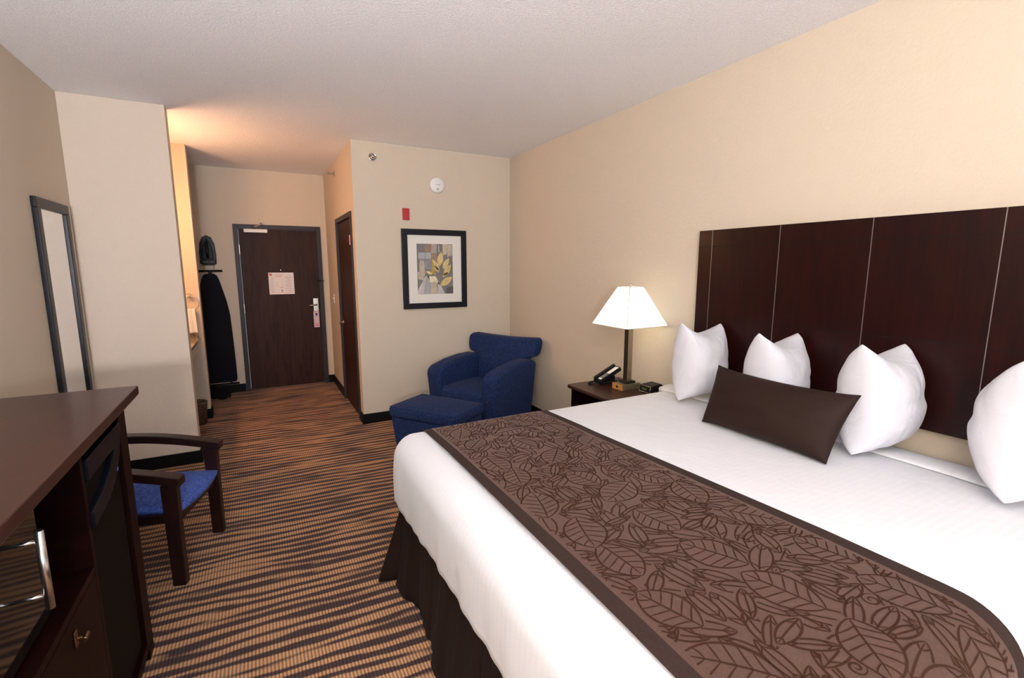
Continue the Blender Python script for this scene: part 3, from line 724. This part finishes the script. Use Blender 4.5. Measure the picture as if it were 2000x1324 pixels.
for k in range(4):
    sx, sy = ((-1,-1), (1,-1), (1,1), (-1,1))[k]
    tube(bm, [(LX+sx*sb, LY+sy*sb, SB), (LX+sx*st_, LY+sy*st_, ST)], .0022, 6)
    nx_, ny_ = ((1,-1), (1,1), (-1,1), (-1,-1))[k]
    tube(bm, [(LX+sx*sb, LY+sy*sb, SB), (LX+nx_*sb, LY+ny_*sb, SB)], .0018, 6); tube(bm, [(LX+sx*st_, LY+sy*st_, ST), (LX+nx_*st_, LY+ny_*st_, ST)], .0018, 6)
sm = link('shade_seam', bm, M['white_plastic']); P(sm, lp); sm.parent = sh
bm = bmesh.new(); tube(bm, [(LX, LY, 1.157), (LX, LY, ST+.006)], .004, 8); tube(bm, [(LX-st_, LY, ST-.002), (LX+st_, LY, ST-.002)], .002, 6); tube(bm, [(LX, LY-st_, ST-.002), (LX, LY+st_, ST-.002)], .002, 6)
P(link('harp', bm, M['nickel']), lp)
bm = bmesh.new(); lathe(bm, [(.004, ST+.004), (.008, ST+.010), (.009, ST+.018), (.003, ST+.026)], (LX, LY, 0), 14); P(link('finial', bm, M['nickel']), lp)
bm = bmesh.new(); bmesh.ops.create_uvsphere(bm, u_segments=16, v_segments=10, radius=.028, matrix=Matrix.Translation((LX, LY, 1.27))); P(link('bulb', bm, M['bulb'], smooth=True), lp)

# telephone
ph = tag(empty('telephone', (2.290, 2.745, NZ), 0), 'black desk telephone with a tilted keypad beside the lamp', 'telephone')
RZ = math.radians(-4); RX = math.radians(-26)
T = Matrix.Rotation(RZ, 4, 'Z') @ Matrix.Translation((0, 0, .062)) @ Matrix.Rotation(RX, 4, 'Y')
def phb(name, x0, x1, y0, y1, z0, z1, mat, bev, M4=T):
    bm = bmesh.new(); B(bm, x0, x1, y0, y1, z0, z1, mat=M4); return link(name, bm, mat, ph, bevel=bev)
phb('body', -.105, .105, -.040, .040, -.012, .020, M['black'], .006)
phb('handset', -.100, .100, .012, .040, .0205, .036, M['black'], .006)
phb('label_card', -.0, .092, -.036, .004, .0203, .0213, M['paper'], 0)
for r_ in range(4):
    for c_ in range(3):
        phb('key', -.062+r_*.015, -.050+r_*.015, -.034+c_*.013, -.024+c_*.013, .0203, .0235, M['keys'], .001)
for c_ in range(2): phb('key', -.084, -.068, -.034+c_*.02, -.018+c_*.02, .0203, .0232, M['paper'], .001)
bm = bmesh.new(); B(bm, -.06, .07, -.032, .032, 0.0004, .022, mat=Matrix.Rotation(RZ, 4, 'Z')); B(bm, -.012, .055, -.022, .022, .02, .058, mat=Matrix.Rotation(RZ, 4, 'Z')); link('stand', bm, M['black'], ph, bevel=.006)
bm = bmesh.new(); pts = []
for k in range(120):
    t = k/119; cx_ = -.09-.06*math.sin(t*PI)*1.0; cy_ = .0+t*.055
    pts.append((-.075-.075*math.sin(t*PI), .0+.07*t+.004*math.cos(k*1.2), .008+.004*math.sin(k*1.2)))
tube(bm, pts, .0028, 6); tube(bm, [(-.09, .03, .010), (-.115, .02, .030), (-.085, .02, .038), (-.06, .012, .02)], .0035, 6)
link('cord', bm, M['black'], ph)

# alarm clock
ck = tag(empty('alarm_clock', (2.40, 2.392, NZ), math.radians(0)), 'small black alarm clock between the lamp and the bed', 'clock')
bm = bmesh.new()
poly = [(-.055, .004), (-.062, .03), (-.050, .056), (.045, .062), (.058, .050), (.060, .012), (.050, .0006), (-.03, .0006)]
prism(bm, poly, lambda u, w_, dd: (u, dd, w_), -.045, .058)
link('case', bm, M['black'], ck, bevel=.007, segs=3)
bm = bmesh.new(); prism(bm, [(-.0635, .006), (-.0685, .028), (-.060, .052), (-.052, .055), (-.058, .03), (-.055, .006)], lambda u, w_, dd: (u, dd, w_), -.046, .059); link('face', bm, M['black'], ck, bevel=.002)
bm = bmesh.new(); tube(bm, [(-.066, -.046, .008), (-.071, -.047, .028), (-.063, -.046, .053), (-.063, .059, .053), (-.071, .060, .028), (-.066, .059, .008)], .0018, 6, True); link('bezel', bm, M['nickel'], ck)
bm = bmesh.new()
for k in range(3): B(bm, -.0692, -.0682, -.012+k*.016, -.002+k*.016, .024, .036)
link('display', bm, M['led'], ck)

# ------------------------------------------------------------------ headboard
hb = tag(empty('headboard', (2.50, 1.16, .886)), 'dark mahogany headboard with thin silver inlay lines on the wall', 'headboard')
HX = 2.470; hy1, hy0, hz0, hz1 = 2.123, .185, .884, 1.792
P(box('panel', HX, XR-.0006, hy0, hy1, hz0, hz1, M['head_wood'], bevel=.0015), hb)
for y in (2.024, 1.597, 1.163, .728, .292):
    P(box('inlay_strip', HX-.0009, HX+.0005, y-.0016, y+.0016, hz0, hz1, M['inlay']), hb)
for z in (1.694, 1.262):
    P(box('groove', HX-.0006, HX+.0005, hy0, hy1, z-.0022, z+.0022, M['groove']), hb)

# ------------------------------------------------------------------ bed
BX0, BX1, BY0, BY1 = .56, 2.465, .36, 2.24
bed = tag(empty('bed', (1.5, 1.30, 0)), 'king bed with a dark brown skirt under white bedding', 'bed')
P(box('box_spring', BX0+.06, BX1, BY0+.03, BY1-.03, .16, .46, M['linen'], bevel=.02), bed)
P(box('mattress', BX0+.03, BX1, BY0+.02, BY1-.02, .461, .745, M['linen'], bevel=.05, segs=5), bed)
for sx in (.75, 2.3):
    for sy in (.5, 2.1): P(box('leg', sx-.03, sx+.03, sy-.03, sy+.03, 0, .1598, M['black']), bed)
# rounded plan outline helper: open U path from the far head corner round the foot to the near head corner
def upath(x0, x1, y0, y1, r, step=.03):
    pts = []
    n = max(2, int((x1-x0-r)/step))
    for i in range(n): pts.append((x1+(x0+r-x1)*i/n, y1, 0, 1))
    na = 10
    for i in range(na): a = PI/2+PI/2*i/na; pts.append((x0+r+r*math.cos(a), y1-r+r*math.sin(a), math.cos(a), math.sin(a)))
    n = max(2, int((y1-y0-2*r)/step))
    for i in range(n): pts.append((x0, y1-r+(y0+r-y1+r)*i/n, -1, 0))
    for i in range(na): a = PI+PI/2*i/na; pts.append((x0+r+r*math.cos(a), y0+r+r*math.sin(a), math.cos(a), math.sin(a)))
    n = max(2, int((x1-x0-r)/step))
    for i in range(n+1): pts.append((x0+r+(x1-x0-r)*i/n, y0, 0, -1))
    return pts
# bed skirt
pts = upath(.575, 2.45, .375, 2.235, .03, .016)
bm = bmesh.new(); cols_ = []
nz = 12; L = 0; prev = None
def flare(x, y, nx_, ny_, L):
    if nx_ < -.5 and y < 2.18:
        c = [(2.235, .11), (2.18, .075), (2.07, .058), (1.98, .030), (1.91, .022), (1.76, .035), (1.60, .070), (1.45, .060), (1.32, .050), (1.285, -.03), (1.25, .055), (1.0, .065), (.8, .03), (.6, .06), (.3, .07)]
        for (a, fa), (b_, fb) in zip(c, c[1:]):
            if b_ <= y <= a:
                t = (a-y)/(a-b_); t = t*t*(3-2*t); return fa+(fb-fa)*t
        return .06
    if nx_ < -.3 and ny_ > .05: return .14
    return .05+.02*math.sin(L*9)
for (x, y, nx_, ny_) in pts:
    if prev: L += math.hypot(x-prev[0], y-prev[1])
    prev = (x, y); f_ = flare(x, y, nx_, ny_, L); col = []
    for j in range(nz+1):
        t = j/nz
        w_ = .006*math.sin(L*34+math.sin(L*7)*2)*t + .0025*math.sin(L*90)*t
        dd = .0+f_*t**1.15+w_
        if ny_ > .5 and nx_ > -.35: dd = min(dd, .06)
        col.append(bm.verts.new((x+nx_*dd, y+ny_*dd, .475*(1-t)+.004*t)))
    cols_.append(col)
for a, b_ in zip(cols_, cols_[1:]):
    for j in range(nz): bm.faces.new([a[j], b_[j], b_[j+1], a[j+1]])
o = P(link('bed_skirt', bm, M['skirt'], smooth=True), bed); o['label'] = 'dark brown gathered skirt'
md = o.modifiers.new('t', 'SOLIDIFY'); md.thickness = .004; md.offset = -1

# comforter
TOPZ = .776; CR = .125
CX0, CX1, CY0_, CY1_ = .522, 2.286, .292, 2.268
HEM = .452
prof = [(.022, HEM+.006), (.010, HEM), (-.002, HEM+.008)]
for k in range(1, 9): prof.append((-.004*math.sin(PI*k/9), HEM+.008+(TOPZ-CR-HEM-.008)*k/9))
for k in range(0, 11):
    a = PI/2*k/10; prof.append((CR*(1-math.cos(a)), TOPZ-CR+CR*math.sin(a)))
for k in range(1, 7): prof.append((CR+.05*k, TOPZ+.0012*k))
NSX, NA, NSY = 70, 10, 80
rc = .10
def cring(q):
    """rounded U outline inset by q, always the same number of points; returns (x, y, nx, ny, L)"""
    r = max(rc-q, 0); c = max(rc, q); out = []
    x0, y0, y1 = CX0+c, CY0_+c, CY1_-c
    for i in range(NSX): out.append((CX1+(x0-CX1)*i/NSX, CY1_-q, 0, 1))
    for i in range(NA+1): a = PI/2+PI/2*i/NA; out.append((x0+r*math.cos(a), y1+r*math.sin(a), math.cos(a), math.sin(a)))
    for i in range(1, NSY): out.append((CX0+q, y1+(y0-y1)*i/NSY, -1, 0))
    for i in range(NA+1): a = PI+PI/2*i/NA; out.append((x0+r*math.cos(a), y0+r*math.sin(a), math.cos(a), math.sin(a)))
    for i in range(1, NSX+1): out.append((x0+(CX1-x0)*i/NSX, CY0_+q, 0, -1))
    return out
base = cring(0); Ls = [0]
for a, b_ in zip(base, base[1:]): Ls.append(Ls[-1]+math.hypot(b_[0]-a[0], b_[1]-a[1]))
def wob(L, t): return (.0032*math.sin(L*21+1.3*math.sin(L*5))+.0022*math.sin(L*57))*t
bm = bmesh.new(); R_ = []
for (ins, z) in prof:
    t = max(0, min(1, (TOPZ-CR+.02-z)/(TOPZ-CR-HEM))); ring = []
    for k, (x, y, nx_, ny_) in enumerate(cring(ins)):
        L = Ls[k]; w_ = wob(L, t)
        zz = z
        if z < HEM+.05: zz += .002*math.sin(L*6)
        if z < HEM+.03 and nx_ < -.5: zz -= .02*math.exp(-((y-2.0)/.2)**2)
        ring.append(bm.verts.new((x+nx_*w_, y+ny_*w_, zz)))
    R_.append(ring)
for a, b_ in zip(R_, R_[1:]):
    for k in range(len(a)-1): bm.faces.new([a[k], a[k+1], b_[k+1], b_[k]])
# top panel as a regular grid between the far and near sides (inner corners are collapsed points)
inn = R_[-1]; zt = prof[-1][1]
top = []
farr = [inn[i] for i in range(NSX)] + [inn[NSX]]          # head -> foot
near = [inn[len(inn)-1-i] for i in range(NSX)] + [inn[NSX+NA+NSY+NA]]
foot = [inn[NSX+NA]] + [inn[NSX+NA+i] for i in range(1, NSY)] + [inn[NSX+NA+NSY]]
for i in range(NSX+1):
    if i == NSX: row = foot
    else:
        row = [farr[i]]
        for j in range(1, NSY):
            t = j/NSY; p = farr[i].co.lerp(near[i].co, t)
            p.z = zt + .004*math.sin(PI*t)*math.sin(PI*i/NSX) + .0022*noise.noise(Vector((p.x*5, p.y*5, 1)))*math.sin(PI*t)*min(1, (NSX-i)/6)
            row.append(bm.verts.new(p))
        row.append(near[i])
    top.append(row)
for a, b_ in zip(top, top[1:]):
    for j in range(NSY): bm.faces.new([a[j], a[j+1], b_[j+1], b_[j]])
bmesh.ops.remove_doubles(bm, verts=bm.verts[:], dist=.00005)
cf = link('comforter', bm, M['linen'], smooth=True)
md = cf.modifiers.new('t', 'SOLIDIFY'); md.thickness = .02; md.offset = -1
tag(cf, 'white satin striped comforter covering the bed', 'comforter')

# turned top sheet at the head of the bed
bm = bmesh.new()
poly = [(2.289, .770), (2.288, .785), (2.296, .792), (2.34, .796), (2.395, .798), (2.41, .794), (2.445, .786), (2.455, .770), (2.448, .7462), (2.289, .7462)]
N = 60; rings = []
for i in range(N+1):
    y = .335+(2.222-.335)*i/N; rings.append([bm.verts.new((u+.003*math.sin(y*11)*(u < 2.4), y, w_+.0025*math.sin(y*8+u*30)*(w_ > .778))) for u, w_ in poly])
for a, b_ in zip(rings, rings[1:]):
    for k in range(len(poly)): bm.faces.new([a[k], a[(k+1) % len(poly)], b_[(k+1) % len(poly)], b_[k]])
bm.faces.new(rings[0]); bm.faces.new(rings[-1][::-1])
tag(link('top_sheet', bm, M['linen'], smooth=True), 'white sheet turned down at the head of the bed', 'sheet')

# ------------------------------------------------------------------ bed runner with leaf pattern
def cross(s):
    """path over the bed from the far hang to the near hang -> (y, z, ny, nz)"""
    hang = .29; e = .0075
    arc = (CR+e)*PI/2; span = (CY1_-CY0_)-2*CR
    if s < hang: return (CY1_+e, TOPZ-CR-(hang-s), 1, 0)
    s -= hang
    if s < arc:
        a = s/(CR+e); return (CY1_-CR+(CR+e)*math.cos(a), TOPZ-CR+(CR+e)*math.sin(a), math.cos(a), math.sin(a))
    s -= arc
    if s < span:
        y = CY1_-CR-s; u = min(s, span-s); return (y, TOPZ+e+.0012*min(6, u/.05)+.005*math.sin(PI*s/span), 0, 1)
    s -= span
    if s < arc:
        a = PI/2+s/(CR+e); return (CY0_+CR+(CR+e)*math.cos(a), TOPZ-CR+(CR+e)*math.sin(a), math.cos(a), math.sin(a))
    s -= arc
    return (CY0_-e, TOPZ-CR-s, -1, 0)
SL = .29*2+(CR+.0075)*PI+(CY1_-CY0_)-2*CR
def xr(s, t):
    a = .672-.016*s/SL
    b_ = 1.368+.012*min(1, s/1.2)+.095*max(0, min(1, (s-.9)/1.3))**1.2
    return a+(b_-a)*t
def RP(s, t, off=0):
    y, z, ny_, nz_ = cross(s); return Vector((xr(s, t), y+ny_*off, z+nz_*off))
bm = bmesh.new(); NS, NT = 150, 26; G = []
ts = [0, .002, .06, .07]+[.07+.86*k/20 for k in range(1, 20)]+[.93, .94, .998, 1]
for i in range(NS+1): G.append([bm.verts.new(RP(SL*i/NS, t)) for t in ts])
for i in range(NS):
    for j in range(len(ts)-1):
        f_ = bm.faces.new([G[i][j], G[i+1][j], G[i+1][j+1], G[i][j+1]])
        f_.material_index = 1 if (ts[j+1] <= .0601 or ts[j] >= .94) else 0
WR = .72
placed = []   # (cx, cy, cos, sin, L, W)
def inside(x, y, items):
    for cx, cy, c, s_, Lf, Wf in items:
        u = (x-cx)*c+(y-cy)*s_; v_ = -(x-cx)*s_+(y-cy)*c
        if abs(u) < Lf/2 and abs(v_) < Wf/2*(1-(2*u/Lf)**2)**.8*.97: return True
    return False
def ribbon(pts, w, items):
    """pts in (s, x) metres on the flat runner"""
    n = len(pts)
    prevpair = None
    for i, (a, b_) in enumerate(pts):
        t = b_/WR
        if t < .075 or t > .925 or a < .03 or a > SL-.03 or inside(a, b_, items):
            prevpair = None; continue
        p = pts[max(0, i-1)]; q = pts[min(n-1, i+1)]
        dx, dy = q[0]-p[0], q[1]-p[1]; l = math.hypot(dx, dy) or 1
        ww = w*(.35+.65*math.sin(PI*min(1, max(0, (i+.3)/(n-.4)))))*.5
        ox, oy = -dy/l*ww, dx/l*ww
        pair = (bm.verts.new(RP(a+ox, (b_+oy)/WR, .0009)), bm.verts.new(RP(a-ox, (b_-oy)/WR, .0009)))
        if prevpair:
            f_ = bm.faces.new([prevpair[0], pair[0], pair[1], prevpair[1]]); f_.material_index = 2
        prevpair = pair
def leafdraw(cx, cy, ang, Lf, Wf, veins, w, items):
    c, s_ = math.cos(ang), math.sin(ang)
    def tr(u, v_): return (cx+u*c-v_*s_, cy+u*s_+v_*c)
    N = 16; bend = random.uniform(-.10, .10)*Lf
    ed = lambda u, sg: sg*Wf/2*(1-(2*u/Lf)**2)**.8
    us = [Lf/2*math.cos(PI*k/N)*-1 for k in range(N+1)]
    for sg in (1, -1): ribbon([tr(u, ed(u, sg)) for u in us], w, items)
    rib = lambda u: bend*(1-(2*u/Lf)**2)*.35
    ribbon([tr(u*.98, rib(u)) for u in us[:-2]], w*.85, items)
    for k in range(veins):
        u0 = -Lf*.36+Lf*.62*k/max(1, veins-1)
        for sg in (1, -1):
            pts = []
            for i in range(7):
                t = i/6; u = u0+t*Lf*.17-(t*t)*Lf*.02
                e_ = Wf/2*max(0, 1-(2*u/Lf)**2)**.8
                pts.append(tr(u, rib(u0)*(1-t)+sg*e_*t*.98*(1 if t > 0 else 0)+sg*.0))
            ribbon(pts, w*.7, items)
def spiral(cx, cy, r, ang, hand, w, items):
    pts = []
    for i in range(26):
        t = i/25; a = ang+hand*t*3.4*PI*.9; rr = r*(1-t*.86); pts.append((cx+rr*math.cos(a), cy+rr*math.sin(a)))
    ribbon(pts, w, items)
cand = []
rnd = random.Random(11)
# broad leaves first (on top), in loose repeat rows, then slender leaves, then curls in the gaps
k = 0; y0_ = 0
bl = []
s0 = .05
row = 0
while s0 < SL+.1:
    for q in range(3):
        cx = s0+rnd.uniform(-.03, .03)+(.09 if q % 2 else 0); cy = .13+q*.235+rnd.uniform(-.03, .03)
        bl.append((cx, cy, rnd.choice([0, .5, -.5, 2.6, 3.6, 1.2, -1.2])+rnd.uniform(-.3, .3)))
    s0 += .19
for cx, cy, a in bl:
    Lf = rnd.uniform(.15, .185); Wf = Lf*rnd.uniform(.62, .75)
    leafdraw(cx, cy, a, Lf, Wf, 5, .0062, placed); placed.append((cx, cy, math.cos(a), math.sin(a), Lf, Wf))
for tries in range(2600):
    cx = rnd.uniform(0, SL); cy = rnd.uniform(.03, WR-.03)
    if inside(cx, cy, placed): continue
    a = rnd.uniform(0, 2*PI); Lf = rnd.uniform(.09, .14); Wf = Lf*rnd.uniform(.26, .42)
    # require that a good share of the midrib is free
    free = sum(not inside(cx+math.cos(a)*Lf*(t-.5), cy+math.sin(a)*Lf*(t-.5), placed) for t in (0, .2, .4, .6, .8, 1))
    if free < 4: continue
    leafdraw(cx, cy, a, Lf, Wf, 2, .0055, placed); placed.append((cx, cy, math.cos(a), math.sin(a), Lf, Wf))
for tries in range(700):
    cx = rnd.uniform(0, SL); cy = rnd.uniform(.03, WR-.03); r = rnd.uniform(.012, .022)
    if any(inside(cx+r*.8*math.cos(q), cy+r*.8*math.sin(q), placed) for q in (0, 1.57, 3.14, 4.7)) or inside(cx, cy, placed): continue
    spiral(cx, cy, r, rnd.uniform(0, 6.3), rnd.choice((-1, 1)), .0055, placed); placed.append((cx, cy, 1, 0, r*2.2, r*2.2))
rn = link('bed_runner', bm, [M['runner'], M['runner_edge'], M['runner_line']], smooth=True)
md = rn.modifiers.new('t', 'SOLIDIFY'); md.thickness = .0025; md.offset = -1
bpy.data.objects['bed_runner'].modifiers.remove(md)
tag(rn, 'brown bed runner with a woven leaf pattern across the comforter', 'bed runner')

# ------------------------------------------------------------------ pillows
def pillow_mesh(W, H, T, sag_top, sag_side, seed, n=30, horn=.03, flatb=.6, wr=.006, pw=.42):
    bm = bmesh.new(); sides = []
    for sd in (1, -1):
        G = []
        for j in range(n+1):
            row = []
            for i in range(n+1):
                u = -1+2*i/n; v_ = -1+2*j/n
                uu = math.copysign(abs(u)**.85, u); vv = math.copysign(abs(v_)**.85, v_)
                sx_ = 1-sag_side*(1-vv*vv)
                sz_ = 1-(sag_top if v_ > 0 else sag_top*.25)*(1-uu*uu)
                x = W/2*uu*sx_; z = H/2*vv*sz_
                th = T/2*max(0, (1-abs(uu)**2.2))**pw*max(0, (1-abs(vv)**2.4))**(pw+.03)
                if v_ < 0: th *= 1+.12*flatb
                nn = noise.noise(Vector((uu*2.2+seed, vv*2.2, sd*3.1)))*wr*1.4 + noise.noise(Vector((uu*6+seed*2, vv*3, sd*5)))*wr
                # pulled creases running from the corners
                hn = (abs(uu)*abs(vv))**5
                x += math.copysign(horn*.35, u)*hn*.5; z += math.copysign(horn, v_)*hn
                r_ = (abs(uu)*abs(vv))**1.5
                cr = math.sin(math.atan2(1.02-abs(vv), 1.02-abs(uu))*16+seed)*wr*1.0*r_
                y = sd*(th+(nn+cr)*(min(1, th/(T*.15)) if T else 0))
                row.append(bm.verts.new((x, y, z)))
            G.append(row)
        for j in range(n):
            for i in range(n): bm.faces.new([G[j][i], G[j][i+1], G[j+1][i+1], G[j+1][i]])
    bmesh.ops.remove_doubles(bm, verts=bm.verts[:], dist=.0008)
    bmesh.ops.recalc_face_normals(bm, faces=bm.faces[:])
    return bm
ZT = .7975
pil = [(2.292, 1.905, 'white pillow nearest the lamp standing against the headboard', 3, .0, 1.00),
       (2.292, 1.435, 'white pillow half hidden behind the brown cushion', 9, .03, 1.0),
       (2.300, .985, 'white pillow just right of the brown cushion', 15, -.02, 1.02),
       (2.300, .530, 'white pillow at the right edge of the photo farthest from the lamp', 22, .03, 1.06)]
for px, py, lab, sd, yaw, sc_ in pil:
    bm = pillow_mesh(.335*sc_, .455*sc_, .27*sc_, .26, .04, sd, horn=.010, pw=.43, wr=.0045)
    for v_ in bm.verts:
        if v_.co.z > 0: v_.co.z *= 1-.13*(v_.co.x/(.335*sc_)+.5)
    o = link('pillow', bm, M['pillow'], smooth=True)
    o.location = (px-.010, py, ZT+.236*sc_); o.rotation_euler = (0, -.02, yaw)
    md = o.modifiers.new('s', 'SUBSURF'); md.levels = 1; md.render_levels = 1
    tag(o, lab, 'pillow', 'white pillows along the headboard')
bm = pillow_mesh(.65, .30, .15, .10, .04, 31, 28, wr=.003, pw=.5, horn=.01)
for v_ in bm.verts: v_.co.x *= 1+.05*v_.co.z/.15
cu = link('lumbar_cushion', bm, M['cushion'], smooth=True)
md = cu.modifiers.new('s', 'SUBSURF'); md.levels = 1; md.render_levels = 1
# local x -> along -y of the room, leaning back
cu.rotation_euler = (math.radians(-27), 0, math.radians(-90))
cu.location = (2.022, 1.293, .930)
tag(cu, 'dark brown rectangular cushion leaning on the white pillows', 'cushion')

# ------------------------------------------------------------------ lights
def area(name, loc, rot, sx, sy, power, col):
    l = bpy.data.lights.new(name, 'AREA'); l.shape = 'RECTANGLE'; l.size = sx; l.size_y = sy; l.energy = power; l.color = col
    o = bpy.data.objects.new(name, l); C.objects.link(o); o.location = loc; o.rotation_euler = rot; return o
def point(name, loc, power, col, r=.03):
    l = bpy.data.lights.new(name, 'POINT'); l.energy = power; l.color = col; l.shadow_soft_size = r
    o = bpy.data.objects.new(name, l); C.objects.link(o); o.location = loc; return o
area('window_daylight', ((WX0+WX1)/2, YF-.13, (WZ0+WZ1)/2), (PI/2, 0, 0), WX1-WX0-.1, WZ1-WZ0-.1, 34, (.66, .80, 1.0))
point('bedside_bulb', (LX, LY, 1.27), 6.0, (1, .84, .50), .03)
for k in range(3): point('vanity_bulb', (XL+.16, 4.80+k*.16, 2.0), 25, (1, .52, .27), .05)
# added unseen fill light behind the camera, aimed up to brighten the ceiling
t_ = area('ceiling_fill', (-.45, -1.2, 1.55), (math.radians(152), 0, math.radians(34)), .4, .4, 285, (1, .99, 1.0))

w = bpy.data.worlds.new('world'); sc.world = w; w.use_nodes = True
w.node_tree.nodes['Background'].inputs[0].default_value = (.75, .85, 1, 1); w.node_tree.nodes['Background'].inputs[1].default_value = 1.0

# ------------------------------------------------------------------ camera
cam = bpy.data.cameras.new('camera'); co = bpy.data.objects.new('camera', cam); C.objects.link(co)
cam.sensor_width = 36; cam.lens = 926.535/2000*36; cam.clip_start = .02
co.location = (0, 0, 1.575)
co.rotation_mode = 'XYZ'
co.rotation_euler = (math.radians(90-8.722), 0, math.radians(-28.168))
sc.camera = co
vs = sc.view_settings; vs.view_transform = 'Standard'; vs.look = 'None'; vs.gamma = 1; vs.exposure = 0.15; vs.use_curve_mapping = False
